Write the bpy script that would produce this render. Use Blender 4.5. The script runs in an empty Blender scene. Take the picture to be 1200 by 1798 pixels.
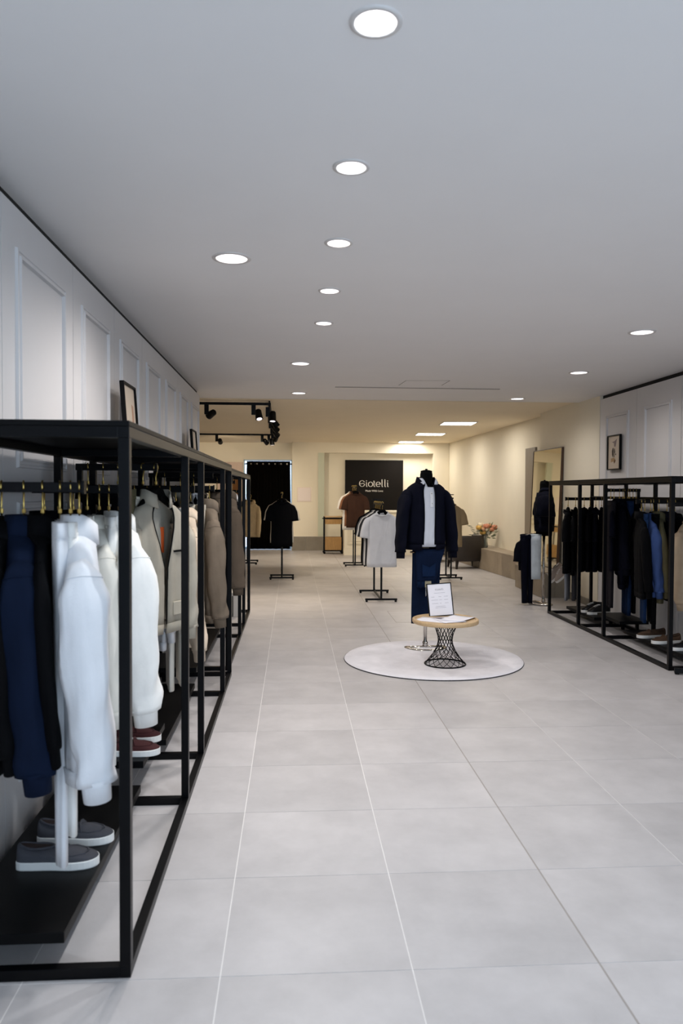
import bpy, bmesh, math, random
from mathutils import Vector, Matrix
from mathutils.geometry import tessellate_polygon
R = math.radians
PI = math.pi
random.seed(7)
SC = bpy.context.scene
COL = SC.collection

# ------------------------------------------------------------------ camera
cam_data = bpy.data.cameras.new('camera')
cam = bpy.data.objects.new('camera', cam_data)
COL.objects.link(cam)
YAW, PITCH, ROLL, FPX, CAM_Z = 0.0643084515, 0.0263767, 0.00440489, 1330.0, 1.49845
_f = Vector((math.sin(YAW) * math.cos(PITCH), math.cos(YAW) * math.cos(PITCH), -math.sin(PITCH)))
_r = Vector((math.cos(YAW), -math.sin(YAW), 0))
_u = _r.cross(_f)
_r2 = _r * math.cos(ROLL) + _u * math.sin(ROLL)
_u2 = _u * math.cos(ROLL) - _r * math.sin(ROLL)
cam.matrix_world = Matrix((( _r2.x, _u2.x, -_f.x, 0), (_r2.y, _u2.y, -_f.y, 0), (_r2.z, _u2.z, -_f.z, CAM_Z), (0, 0, 0, 1)))
cam_data.sensor_fit = 'VERTICAL'
cam_data.sensor_height = 36.0
cam_data.sensor_width = 24.0
cam_data.lens = FPX / 1798 * 36.0
cam_data.clip_start = 0.05
cam_data.dof.use_dof = True
cam_data.dof.focus_distance = 6.8
cam_data.dof.aperture_fstop = 3.5
SC.camera = cam

# ------------------------------------------------------------------ world, light levels, exposure
SC.view_settings.view_transform = 'Standard'
SC.view_settings.look = 'None'
SC.view_settings.exposure = 0.16
SC.view_settings.gamma = 1.0
SC.view_settings.use_curve_mapping = False
world = bpy.data.worlds.new('world')
SC.world = world
world.use_nodes = True
bg = world.node_tree.nodes['Background']
bg.inputs['Color'].default_value = (0.55, 0.75, 1.0, 1)
bg.inputs['Strength'].default_value = 1.0
DOWN_W, DOWN_BIG_W, PANEL_W, SPOT_W = 46.0, 56.0, 17.0, 84.0
COOL, NEUTRAL, WARM = (0.90, 0.95, 1.0), (1.0, 0.955, 0.93), (1.0, 0.85, 0.66)


def lamp(name, typ, loc, energy, color, target=None, **kw):
    d = bpy.data.lights.new(name, typ)
    d.energy = energy
    d.color = color
    for k, v in kw.items():
        setattr(d, k, v)
    o = bpy.data.objects.new(name, d)
    COL.objects.link(o)
    o.location = loc
    if target is not None:
        dv = Vector(target) - Vector(loc)
        o.rotation_euler = dv.to_track_quat('-Z', 'Y').to_euler()
    return o


# daylight falling in through the open shopfront behind the camera
lamp('shopfront_daylight', 'AREA', (2.3, -1.9, 1.5), 74.0, (0.66, 0.82, 1.0), (0.3, 5, 1.4), shape='RECTANGLE', size=3.2, size_y=2.3)


# ------------------------------------------------------------------ materials
def lin(h):
    if isinstance(h, tuple):
        return h
    h = h.lstrip('#')
    out = []
    for i in (0, 2, 4):
        c = int(h[i:i + 2], 16) / 255
        out.append(c / 12.92 if c <= 0.04045 else ((c + 0.055) / 1.055) ** 2.4)
    return tuple(out)


MATS = {}


def mat(name, color, rough=0.6, metal=0.0, var=0.0, vscale=6.0, bump=0.0, bscale=300.0, stretch=None, emit=None, spec=None, sheen=0.0, coords='Object', rand=0.0):
    if name in MATS:
        return MATS[name]
    m = bpy.data.materials.new(name)
    m.use_nodes = True
    nt = m.node_tree
    b = nt.nodes['Principled BSDF']
    c = lin(color)
    b.inputs['Base Color'].default_value = (*c, 1)
    b.inputs['Roughness'].default_value = rough
    b.inputs['Metallic'].default_value = metal
    if spec is not None:
        b.inputs['Specular IOR Level'].default_value = spec
    if sheen:
        b.inputs['Sheen Weight'].default_value = sheen
    if emit:
        b.inputs['Emission Color'].default_value = (*lin(emit[0]), 1)
        b.inputs['Emission Strength'].default_value = emit[1]
    if var or bump or rand:
        tc = nt.nodes.new('ShaderNodeTexCoord')
        mp = nt.nodes.new('ShaderNodeMapping')
        nt.links.new(tc.outputs[coords], mp.inputs['Vector'])
        if stretch:
            mp.inputs['Scale'].default_value = stretch
    if var:
        n = nt.nodes.new('ShaderNodeTexNoise')
        n.inputs['Scale'].default_value = vscale
        n.inputs['Detail'].default_value = 6
        n.inputs['Roughness'].default_value = 0.62
        nt.links.new(mp.outputs['Vector'], n.inputs['Vector'])
        cr = nt.nodes.new('ShaderNodeValToRGB')
        cr.color_ramp.elements[0].position = 0.28
        cr.color_ramp.elements[1].position = 0.72
        cr.color_ramp.elements[0].color = (*[max(0, x * (1 - var)) for x in c], 1)
        cr.color_ramp.elements[1].color = (*[min(1, x * (1 + var)) for x in c], 1)
        nt.links.new(n.outputs['Fac'], cr.inputs['Fac'])
        last = cr.outputs['Color']
        if rand:
            oi = nt.nodes.new('ShaderNodeObjectInfo')
            mr = nt.nodes.new('ShaderNodeMapRange')
            mr.inputs['To Min'].default_value = 1 - rand
            mr.inputs['To Max'].default_value = 1 + rand
            nt.links.new(oi.outputs['Random'], mr.inputs['Value'])
            vm = nt.nodes.new('ShaderNodeVectorMath')
            vm.operation = 'SCALE'
            nt.links.new(last, vm.inputs[0])
            nt.links.new(mr.outputs['Result'], vm.inputs['Scale'])
            last = vm.outputs['Vector']
            va = nt.nodes.new('ShaderNodeVectorMath')
            va.operation = 'SCALE'
            va.inputs['Scale'].default_value = 37.0
            cx = nt.nodes.new('ShaderNodeCombineXYZ')
            nt.links.new(oi.outputs['Random'], cx.inputs['X'])
            nt.links.new(oi.outputs['Random'], cx.inputs['Z'])
            nt.links.new(cx.outputs['Vector'], va.inputs[0])
            nt.links.new(va.outputs['Vector'], mp.inputs['Location'])
        nt.links.new(last, b.inputs['Base Color'])
    if bump:
        n2 = nt.nodes.new('ShaderNodeTexNoise')
        n2.inputs['Scale'].default_value = bscale
        n2.inputs['Detail'].default_value = 3
        nt.links.new(mp.outputs['Vector'], n2.inputs['Vector'])
        bp = nt.nodes.new('ShaderNodeBump')
        bp.inputs['Strength'].default_value = bump
        bp.inputs['Distance'].default_value = 0.01
        nt.links.new(n2.outputs['Fac'], bp.inputs['Height'])
        nt.links.new(bp.outputs['Normal'], b.inputs['Normal'])
    MATS[name] = m
    return m


def fabric(color, var=0.10, rough=0.85, sheen=0.0):
    nm = 'fabric_' + color.strip('#')
    if nm in MATS:
        return MATS[nm]
    m = mat(nm, color, rough, 0, var, 9.0, 0.2, 420.0, spec=0.1, sheen=sheen)
    nt = m.node_tree
    tc = [n for n in nt.nodes if n.type == 'TEX_COORD'][0]
    mp = nt.nodes.new('ShaderNodeMapping')
    mp.inputs['Scale'].default_value = (8, 8, 3.2)
    nt.links.new(tc.outputs['Object'], mp.inputs['Vector'])
    nz = nt.nodes.new('ShaderNodeTexNoise')
    nz.inputs['Scale'].default_value = 1.0
    nz.inputs['Detail'].default_value = 2.0
    nz.inputs['Distortion'].default_value = 0.5
    nt.links.new(mp.outputs['Vector'], nz.inputs['Vector'])
    bp = nt.nodes.new('ShaderNodeBump')
    bp.inputs['Strength'].default_value = 0.42
    bp.inputs['Distance'].default_value = 0.05
    nt.links.new(nz.outputs['Fac'], bp.inputs['Height'])
    b = nt.nodes['Principled BSDF']
    old = b.inputs['Normal'].links[0].from_node
    nt.links.new(bp.outputs['Normal'], old.inputs['Normal'])
    return m


TILE = mat('tile', '#bbb7b6', 0.42, 0, 0.13, 3.2, 0.03, 60, rand=0.05)
GROUT = mat('grout', '#e9e6e3', 0.8, 0, 0.05, 9)
DARKJOINT = mat('dark_joint', '#9c958f', 0.7)
WHITEWALL = mat('white_wall', '#d6d3d2', 0.55, 0, 0.015, 3)
CEILWHITE = mat('ceiling_white', '#efecea', 0.85, 0, 0.015, 1.5)
CREAM = mat('cream_paint', '#e8dfca', 0.75, 0, 0.02, 2)
CREAMC = mat('cream_ceiling', '#f0e2c8', 0.85, 0, 0.02, 2)
GREYGREEN = mat('grey_green', '#c9cdb8', 0.7)
STONE = mat('stone_tile', '#9c8f7d', 0.6, 0, 0.14, 4.5, 0.05, 40, rand=0.05)
STONED = mat('stone_dark', '#8a8377', 0.6, 0, 0.12, 5, 0.05, 40, rand=0.04)
BLACK = mat('black_metal', '#040406', 0.36, 0, 0.08, 20, 0.04, 200, spec=0.17)
BOARD = mat('black_board', '#040405', 0.45, 0, 0.1, 12, 0.03, 150, spec=0.15)
SHADOWGAP = mat('gap_black', '#1b1917', 0.9)
BRASS = mat('brass', '#c9ab62', 0.28, 1.0)
CHROME = mat('chrome', '#cfcac4', 0.14, 1.0)
OAK = mat('oak', '#cdae84', 0.5, 0, 0.16, 5, 0.05, 60, stretch=(2, 14, 14))
OAKD = mat('oak_board', '#b78f58', 0.55, 0, 0.2, 4, 0.05, 60, stretch=(14, 14, 2))
SIGNB = mat('sign_brown', '#120e0b', 0.6, 0, 0.05, 3, spec=0.15)
LETTER = mat('letter_white', '#efe9df', 0.5)
PAPER = mat('paper', '#efedf2', 0.7)
INK = mat('ink', '#55525a', 0.8)
INKG = mat('ink_grey', '#a3a0a8', 0.8)
FRAMEB = mat('frame_black', '#060505', 0.5, spec=0.15)
GLOW = mat('lamp_diffuser', '#ffffff', 0.5, emit=('#f4f3ff', 9.0))
REFL = mat('reflector', '#f2f0ee', 0.3)
GLOWP = mat('panel_diffuser', '#ffffff', 0.5, emit=('#fffaf2', 7.0))
LENSG = mat('spot_lens', '#ffffff', 0.4, emit=('#fff0fa', 4.0))
TRIMW = mat('trim_white', '#d8d3cf', 0.45)
MIRROR = mat('mirror_glass', '#d9d5c3', 0.03, 1.0)
MIRW = mat('mirror_wood', '#4a3322', 0.5, 0, 0.2, 8)
DAY = mat('daylight_glass', '#cfe4ff', 0.4, emit=('#cfe3ff', 1.6))
CURT = mat('curtain_brown', '#050403', 0.9, 0, 0.12, 12, 0.15, 200, spec=0.03)
RUGM = mat('rug_pile', '#e6e3e6', 0.95, 0, 0.10, 4.5, 0.5, 160)
RUGE = mat('rug_edge', '#3b3a3c', 0.9)
LEATHER = mat('brown_leather', '#2a231e', 0.5, 0, 0.15, 20, 0.1, 90)
DARKWOOD = mat('dark_wood', '#1e1613', 0.45)
SUEDEG = mat('grey_suede', '#44444a', 0.92, 0, 0.12, 18, 0.2, 260)
SUEDER = mat('burgundy_suede', '#3d1415', 0.9, 0, 0.12, 18, 0.2, 260)
OXBLOOD = mat('oxblood_leather', '#2a100e', 0.18, 0, 0.1, 20)
SOLEW = mat('sole_white', '#e9e8e4', 0.6)
SUEDEB = mat('brown_suede', '#4b3524', 0.9, 0, 0.1, 18)
BLKLEATHER = mat('black_leather', '#121214', 0.4)
CANVASG = mat('taupe_canvas', '#a89a90', 0.85, 0, 0.08, 20)
MANNEQ = mat('mannequin_black', '#050505', 0.8, spec=0.08)
GLASS = mat('vase_glass', '#f2f6f2', 0.03)
GLASS.node_tree.nodes['Principled BSDF'].inputs['Transmission Weight'].default_value = 0.92
LEAF = mat('leaf_green', '#4c5a35', 0.6, 0, 0.2, 20)
STEMG = mat('stem_green', '#59683f', 0.6)
PINKP = mat('pink_panel', '#cdb6a6', 0.6, 0, 0.04, 3, stretch=(8, 8, 1))
TAUPEP = mat('taupe_panel', '#9f927e', 0.55, 0, 0.1, 5, stretch=(6, 6, 1))


# ------------------------------------------------------------------ mesh helpers
class MB:
    def __init__(s):
        s.v, s.f = [], []

    def add(s, vs, fs):
        o = len(s.v)
        s.v.extend([tuple(v) for v in vs])
        s.f.extend([tuple(i + o for i in f) for f in fs])
        return s

    def box(s, x0, x1, y0, y1, z0, z1):
        return s.add([(x0, y0, z0), (x1, y0, z0), (x1, y1, z0), (x0, y1, z0), (x0, y0, z1), (x1, y0, z1), (x1, y1, z1), (x0, y1, z1)],
                     [(0, 3, 2, 1), (4, 5, 6, 7), (0, 1, 5, 4), (1, 2, 6, 5), (2, 3, 7, 6), (3, 0, 4, 7)])

    def loft(s, rings, closed=True, cap0=False, cap1=False):
        n = len(rings[0])
        vs = [p for r in rings for p in r]
        fs = []
        for i in range(len(rings) - 1):
            for j in range(n if closed else n - 1):
                k = (j + 1) % n
                fs.append((i * n + j, i * n + k, (i + 1) * n + k, (i + 1) * n + j))
        if cap0:
            fs.append(tuple(reversed(range(n))))
        if cap1:
            b = (len(rings) - 1) * n
            fs.append(tuple(range(b, b + n)))
        return s.add(vs, fs)

    def tube(s, pts, rad, seg=8, ref=(0, 1, 0), cap=True):
        """rad: float, list of floats, or list of (r_normal, r_ref) pairs."""
        pts = [Vector(p) for p in pts]
        rings = []
        n = len(pts)
        for i, p in enumerate(pts):
            t = (pts[min(i + 1, n - 1)] - pts[max(i - 1, 0)]).normalized()
            rf = Vector(ref)
            if abs(t.dot(rf)) > 0.95:
                rf = Vector((1, 0, 0)) if abs(t.x) < 0.9 else Vector((0, 0, 1))
            a = t.cross(rf).normalized()
            b = a.cross(t).normalized()
            r = rad[i] if isinstance(rad, (list, tuple)) else rad
            ra, rb = r if isinstance(r, (list, tuple)) else (r, r)
            rings.append([p + a * (ra * math.cos(2 * PI * k / seg)) + b * (rb * math.sin(2 * PI * k / seg)) for k in range(seg)])
        return s.loft(rings, True, cap, cap)

    def bar(s, p0, p1, w, h=None):
        """square-section bar from p0 to p1"""
        h = h or w
        p0, p1 = Vector(p0), Vector(p1)
        t = (p1 - p0).normalized()
        rf = Vector((0, 0, 1)) if abs(t.z) < 0.9 else Vector((0, 1, 0))
        a = t.cross(rf).normalized()
        b = a.cross(t).normalized()
        rg = lambda p: [p + a * w / 2 * x + b * h / 2 * y for x, y in ((-1, -1), (1, -1), (1, 1), (-1, 1))]
        return s.loft([rg(p0), rg(p1)], True, True, True)

    def lathe(s, prof, seg=24, cx=0, cy=0, cap0=False, cap1=False):
        return s.loft([[(cx + r * math.cos(2 * PI * k / seg), cy + r * math.sin(2 * PI * k / seg), z) for k in range(seg)] for r, z in prof], True, cap0, cap1)

    def prism(s, outline, z0, z1):
        return s.loft([[(x, y, z0) for x, y in outline], [(x, y, z1) for x, y in outline]], True, True, True)

    def sphere(s, c, rx, ry=None, rz=None, seg=12, rings=8):
        ry, rz = ry or rx, rz or rx
        pr = []
        for i in range(rings + 1):
            a = -PI / 2 + PI * i / rings
            r = max(math.cos(a), 0.02)
            pr.append([(c[0] + rx * r * math.cos(2 * PI * k / seg), c[1] + ry * r * math.sin(2 * PI * k / seg), c[2] + rz * math.sin(a)) for k in range(seg)])
        return s.loft(pr, True, True, True)

    def xf(s, M):
        s.v = [tuple(M @ Vector(v)) for v in s.v]
        return s

    def mesh(s, name, m, smooth=False):
        me = bpy.data.meshes.new(name)
        me.from_pydata(s.v, [], s.f)
        bm = bmesh.new()
        bm.from_mesh(me)
        bmesh.ops.recalc_face_normals(bm, faces=bm.faces)
        bm.to_mesh(me)
        bm.free()
        if m:
            me.materials.append(m)
        if smooth:
            for p in me.polygons:
                p.use_smooth = True
        return me

    def build(s, name, m, parent=None, smooth=False, bevel=0.0, solid=0.0, loc=None, angle=None):
        me = s.mesh(name, m, smooth)
        o = bpy.data.objects.new(name, me)
        COL.objects.link(o)
        if parent is not None:
            o.parent = parent
        if loc:
            o.location = loc
        if bevel:
            b = o.modifiers.new('bevel', 'BEVEL')
            b.width = bevel
            b.segments = 2
            b.limit_method = 'ANGLE'
        if solid:
            b = o.modifiers.new('solid', 'SOLIDIFY')
            b.thickness = solid
            b.offset = 0
        return o


def tag(o, label, cat, group=None):
    o['label'] = label
    o['category'] = cat
    if group:
        o['group'] = group
    return o


def thing(name, label, cat, loc=(0, 0, 0), rotz=0.0, group=None):
    o = bpy.data.objects.new(name, None)
    COL.objects.link(o)
    o.empty_display_size = 0.1
    o.location = loc
    o.rotation_euler = (0, 0, rotz)
    return tag(o, label, cat, group)


def struct(o, label=None):
    o['kind'] = 'structure'
    if label:
        o['label'] = label
    return o


def relabel(o, label):
    o['label'] = label
    return o


def copy_tree(o, parent=None):
    c = o.copy()
    COL.objects.link(c)
    if parent is not None:
        c.parent = parent
    for ch in list(o.children):
        copy_tree(ch, c)
    return c


def text_mesh(name, txt, size, m, parent, loc, rot, align='CENTER', extrude=0.0015):
    cu = bpy.data.curves.new(name, 'FONT')
    cu.body = txt
    cu.size = size
    cu.align_x = align
    cu.extrude = extrude
    o = bpy.data.objects.new(name, cu)
    COL.objects.link(o)
    dg = bpy.context.evaluated_depsgraph_get()
    me = bpy.data.meshes.new_from_object(o.evaluated_get(dg))
    bpy.data.objects.remove(o)
    me.materials.clear()
    me.materials.append(m)
    o = bpy.data.objects.new(name, me)
    COL.objects.link(o)
    o.parent = parent
    o.location = loc
    o.rotation_euler = rot
    return o


# ------------------------------------------------------------------ setting: floor
TX0, TY0, TS = -0.21994, 2.31903, 0.6
floor = struct(MB().box(-5.2, 6.0, -2.0, 20.2, -0.14, -0.0015).build('floor', GROUT), 'large pale grey square floor tiles with thin light joints')
tile_mesh = MB().box(-0.2982, 0.2982, -0.2982, 0.2982, -0.006, 0.0).mesh('tile', TILE)
for j in range(-3, 15):
    for i in range(-2, 7):
        t = bpy.data.objects.new('tile', tile_mesh)
        COL.objects.link(t)
        t.parent = floor
        t.location = (TX0 + TS * (i + 0.5), TY0 + TS * (j + 0.5), 0)
far = MB()
for j in range(-3, 30):
    for i in range(-9, 10):
        if -2 <= i < 7 and j < 15:
            continue
        x, y = TX0 + TS * i, TY0 + TS * j
        far.box(x + 0.0018, x + 0.5982, y + 0.0018, y + 0.5982, -0.006, 0.0)
far_tiles = far.build('distant_tiles', TILE, floor)
far_tiles['kind'] = 'stuff'
struct(MB().box(TX0 + 1.2 - 0.003, TX0 + 1.2 + 0.003, 0.5, 19.3, -0.004, 0.0006).build('trim_1', DARKJOINT), 'dark expansion joint running down the tiled floor')
hatch = MB()
for a in ((1.19, 1.50, 8.62, 8.635), (1.19, 1.50, 9.44, 9.455), (1.19, 1.196, 8.635, 9.44), (1.494, 1.50, 8.635, 9.44)):
    hatch.box(a[0], a[1], a[2], a[3], -0.004, 0.0008)
struct(hatch.build('trim_2', DARKJOINT), 'thin dark outline of a floor access cover')

# ------------------------------------------------------------------ setting: ceiling with real recesses for the downlights
CZ = 2.75
SMALL = [(0.217, 2.04), (0.221, 2.942), (0.226, 3.83), (0.225, 4.736), (0.226, 5.643)]
BIG = [(-0.331, 4.125), (0.072, 7.428), (0.072, 9.645), (2.703, 5.752), (2.962, 7.725), (2.979, 9.941)]
RS, RB = 0.056, 0.082
outer = [Vector((-1.3, -2.0, 0)), Vector((4.4, -2.0, 0)), Vector((4.4, 10.3, 0)), Vector((-1.3, 10.3, 0))]
loops = [outer]
for lst, rr in ((SMALL, RS), (BIG, RB)):
    for (x, y) in lst:
        loops.append([Vector((x + rr * math.cos(-2 * PI * k / 24), y + rr * math.sin(-2 * PI * k / 24), 0)) for k in range(24)])
tris = tessellate_polygon(loops)
flat = [p for l in loops for p in l]
cb = MB()
cb.add([(p.x, p.y, CZ) for p in flat], [tuple(t) for t in tris])
cb.box(-1.3, 4.4, 10.285, 10.3, CZ, CZ + 0.03)
ceiling = struct(cb.build('ceiling', CEILWHITE), 'smooth white plaster ceiling with recessed downlights')
MB().box(-5.2, 4.6, 10.3, 20.2, CZ + 0.018, CZ + 0.1).build('rear_section', CREAMC, ceiling)
MB().box(-5.4, 6.0, -2.0, 20.2, CZ + 0.2, CZ + 0.3).build('light_block_slab', CEILWHITE, ceiling)  # unseen slab added above the ceiling to keep world light out
dif = MB()
dif.box(0.50, 2.49, 9.02, 9.06, CZ - 0.006, CZ - 0.001)
struct(dif.build('trim_3', mat('diffuser_grey', '#a39d98', 0.6)), 'long narrow air slot flush in the ceiling')
hl = MB()
for xa, ya, xb, yb in ((1.235, 8.84, 1.262, 8.45), (1.735, 8.80, 1.75, 8.41)):
    hl.bar((xa, ya, CZ - 0.001), (xb, yb, CZ - 0.001), 0.007, 0.002)
hl.bar((1.262, 8.45, CZ - 0.001), (1.75, 8.41, CZ - 0.001), 0.003, 0.002)
struct(hl.build('trim_4', mat('hatch_line', '#8b8580', 0.7)), 'fine outline of a ceiling access hatch')

# ------------------------------------------------------------------ setting: walls
def moulding(parent, ax, x, y0, y1, z0, z1, w=0.045, d=0.018, m=WHITEWALL):
    """picture-frame moulding on a wall; ax 'x' wall normal along +-x (d signed)"""
    mb = MB()
    rings = []
    for ins, dd in ((0, 0), (w * .08, 1.0), (w * .3, 1.05), (w * .36, .55), (w * .62, .5), (w * .72, 1.35), (w * .9, 1.4), (w, 0)):
        q = x + d * dd
        p4 = [(y0 + ins, z0 + ins), (y1 - ins, z0 + ins), (y1 - ins, z1 - ins), (y0 + ins, z1 - ins)]
        rings.append([(q, a_, b_) if ax == 'x' else (a_, q, b_) for a_, b_ in p4])
    mb.loft(rings, True)
    return mb.build('moulding', m, parent)


wall_left = struct(MB().box(-1.32, -1.205, -2.0, 9.62, 0, CZ).build('wall_left', SHADOWGAP), 'white panelled wall with picture-frame mouldings')
seams = [-0.58, 0.35, 1.28, 2.215, 3.145, 4.138, 5.07, 5.99, 6.905, 7.785, 8.66, 9.62]
for a, b in zip(seams[:-1], seams[1:]):
    p = MB().box(-1.205, -1.17, a + 0.003, b - 0.003, 0.0, 2.695).build('panel', WHITEWALL, wall_left)
    moulding(p, 'x', -1.17, a + 0.15, b - 0.15, 1.595, 2.525, d=0.012)
    moulding(p, 'x', -1.17, a + 0.15, b - 0.15, 0.25, 1.45, d=0.012)
wall_right = struct(MB().box(3.985, 4.1, -2.0, 9.55, 0, CZ).build('wall_right', SHADOWGAP), 'white panelled wall behind the right-hand clothes rail')
for a, b in zip([-0.5, 0.5, 1.5, 2.5, 3.5, 4.5, 5.5, 6.5, 7.5, 8.51], [0.5, 1.5, 2.5, 3.5, 4.5, 5.5, 6.5, 7.5, 8.51, 9.55]):
    p = MB().box(3.95, 3.985, a + 0.004, b - 0.004, 0.0, 2.7).build('panel', WHITEWALL, wall_right)
    moulding(p, 'x', 3.95, a + 0.19, b - 0.2, 1.60, 2.48, d=-0.012)
    moulding(p, 'x', 3.95, a + 0.19, b - 0.2, 0.65, 1.45, d=-0.012)
MB().box(3.945, 3.99, 9.55, 11.9, 0, CZ + 0.02).build('cream_section', CREAM, wall_right)
MB().box(3.99, 4.4, 9.55, 11.9, 0, CZ + 0.02).build('cream_section_core', CREAM, wall_right)
struct(MB().box(3.92, 3.945, 9.55, 10.55, 0, 0.09).build('baseboard_right', STONED))
wf = MB()
wf.prism([(4.12, 11.9), (4.03, 19.7), (4.4, 19.7), (4.4, 11.9)], 0, CZ + 0.02)
struct(wf.build('wall_far_right', CREAM), 'long cream plaster wall washed by the ceiling lights')
# stone-clad ledge along the far right wall
ledge = struct(MB().prism([(3.885, 11.9), (3.60, 16.0), (3.42, 19.35), (4.06, 19.35), (4.12, 11.9)], 0, 0.385).build('trim_5', STONED), 'low stone-tiled ledge along the cream wall')
MB().prism([(3.872, 11.9), (3.587, 16.0), (3.407, 19.35), (4.05, 19.35), (4.118, 11.9)], 0.385, 0.41).build('ledge_top', STONE, ledge)
yy = [11.92, 12.75, 13.65, 14.55, 15.45, 16.3, 17.15, 18.0, 18.85]
def ledge_x(y):
    return 3.885 - 0.0695 * (y - 11.9) if y < 16 else 3.60 - 0.0537 * (y - 16)
for a, b in zip(yy[:-1], yy[1:]):
    xa, xb = ledge_x(a + 0.004), ledge_x(b - 0.004)
    MB().prism([(xa - 0.012, a + 0.004), (xb - 0.012, b - 0.004), (xb + 0.002, b - 0.004), (xa + 0.002, a + 0.004)], 0.004, 0.383).build('tile', STONE, ledge)
BY = 19.65
wall_back = struct(MB().box(-0.02, 4.4, BY, 20.1, 0, CZ + 0.02).build('wall_back', CREAM), 'cream back wall with a shallow niche behind the counter')
MB().box(-0.02, 0.66, 19.38, BY, 0, CZ + 0.02).build('pilaster', CREAM, wall_back)
MB().box(3.62, 4.03, 19.38, BY, 0, CZ + 0.02).build('pilaster', CREAM, wall_back)
MB().box(0.66, 3.62, 19.38, BY, 2.50, CZ + 0.02).build('niche_header', CREAM, wall_back)
struct(MB().box(0.645, 0.80, 19.36, 19.42, 0.36, 2.5).build('trim_6', GREYGREEN), 'pale grey-green vertical strip at the niche edge')
bb = struct(MB().box(-0.02, 1.3, 19.355, 19.40, 0, 0.36).build('baseboard_back', GROUT), 'tall grey tiled skirting below the cream wall')
for a, b in ((-0.02, 0.32), (0.323, 0.90), (0.903, 1.3)):
    MB().box(a, b, 19.34, 19.36, 0.0, 0.358).build('tile', STONED, bb)
plate = struct(MB().box(0.11, 0.475, 19.366, 19.379, 1.245, 1.62).build('trim_7', mat('plate_pink', '#e2d3c6', 0.5), bevel=0.004), 'square pale access plate set in the cream wall')
MB().box(0.135, 0.45, 19.360, 19.367, 1.27, 1.595).build('plate_cover', mat('plate_cover', '#e6d9d2', 0.45), plate)
wall_curtain = struct(MB().box(-5.2, -1.27, 19.78, 20.1, 0, CZ + 0.02).build('wall_curtain', CREAM), 'warm cream wall around the curtained doorway')
MB().box(-1.27, -0.02, 19.78, 20.1, 2.33, CZ + 0.02).build('lintel', CREAM, wall_curtain)
struct(MB().box(-5.2, -1.32, 9.45, 9.62, 0, CZ + 0.02).build('wall_side_room', CREAM))
struct(MB().box(-5.3, -5.2, 9.45, 20.1, 0, CZ + 0.02).build('wall_far_left', CREAM))
win = struct(MB().box(-1.30, 0.0, 19.98, 20.02, 0.0, 2.34).build('window_1', mat('window_frame', '#b9cfe0', 0.5)), 'bright doorway glazing glimpsed around the dark curtain')
MB().box(-1.25, -0.05, 19.965, 19.98, 0.05, 2.30).build('pane', DAY, win)
fr = MB()
fr.box(-1.27, -1.245, 19.755, 19.80, 0, 2.33).box(-0.045, -0.02, 19.755, 19.80, 0, 2.33).box(-1.27, -0.02, 19.755, 19.80, 2.295, 2.33)
fr.build('window_frame', mat('window_frame', '#b9cfe0', 0.5), win, bevel=0.004)

# ------------------------------------------------------------------ downlights
SMALL_LABELS = ['largest round downlight at the very top of the picture', 'second small downlight along the centre ceiling row', 'third small downlight along the centre ceiling row', 'fourth small downlight along the centre ceiling row', 'fifth and farthest small downlight of the centre row']
BIG_LABELS = ['wide recessed downlight off the centre row near the left panels', 'wide downlight above and before the track lights', 'wide downlight at the rear ceiling edge near the track lights', 'wide downlight high over the near part of the right rack', 'wide downlight over the far part of the right rack', 'wide downlight at the rear edge beside the air slot']


def downlight(x, y, r, label, watts, color, big):
    t = thing('downlight', label, 'ceiling light', (x, y, CZ), 0, 'recessed ceiling downlights')
    MB().lathe([(r * 1.28, 0), (r * 1.27, -0.004), (r * 1.02, -0.006), (r * 0.985, -0.001), (r * 0.985, 0.004)], 32).build('trim_ring', TRIMW, t, smooth=True)
    MB().lathe([(r * 0.985, 0.002), (r * 0.9, 0.025), (r * 0.74, 0.055)], 32).build('reflector', REFL, t, smooth=True)
    MB().lathe([(r * 0.75, 0.055), (r * 0.3, 0.057)], 32, cap1=True).build('diffuser', GLOW, t)
    MB().lathe([(r * 1.0, 0.006), (r * 1.0, 0.1)], 24, cap1=True).build('housing', TRIMW, t)
    lamp('downlight_beam', 'SPOT', (x, y, CZ - 0.012), watts, color, (x, y, 0), spot_size=R(164), spot_blend=1.0, shadow_soft_size=r * 0.75)
    return t


for (x, y), l in zip(SMALL, SMALL_LABELS):
    downlight(x, y, RS, l, DOWN_W, NEUTRAL if y > 3 else COOL, False)
for (x, y), l in zip(BIG, BIG_LABELS):
    downlight(x, y, RB, l, DOWN_BIG_W * (0.72 if x > 2 else 1.0), NEUTRAL, True)

# square light panels in the rear ceiling
for (x, y), l in zip([(3.02, 13.75), (2.98, 16.35), (2.96, 18.95)], ['nearest square light panel in the rear ceiling', 'middle square light panel in the rear ceiling', 'farthest square light panel in the rear ceiling']):
    t = thing('light_panel', l, 'ceiling light', (x, y, CZ + 0.018), R(-3.5), 'square ceiling light panels')
    mb = MB()
    s = 0.31
    for a in ((-s, s, -s, -s + .02), (-s, s, s - .02, s), (-s, -s + .02, -s + .02, s - .02), (s - .02, s, -s + .02, s - .02)):
        mb.box(*a, -0.012, 0)
    mb.build('panel_frame', TRIMW, t)
    MB().box(-s + .02, s - .02, -s + .02, s - .02, -0.009, 0).build('diffuser', GLOWP, t)
    lamp('panel_beam', 'AREA', (x, y, CZ - 0.01), PANEL_W, (1.0, 0.94, 0.86), (x, y, 0), shape='SQUARE', size=0.56)

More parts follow.
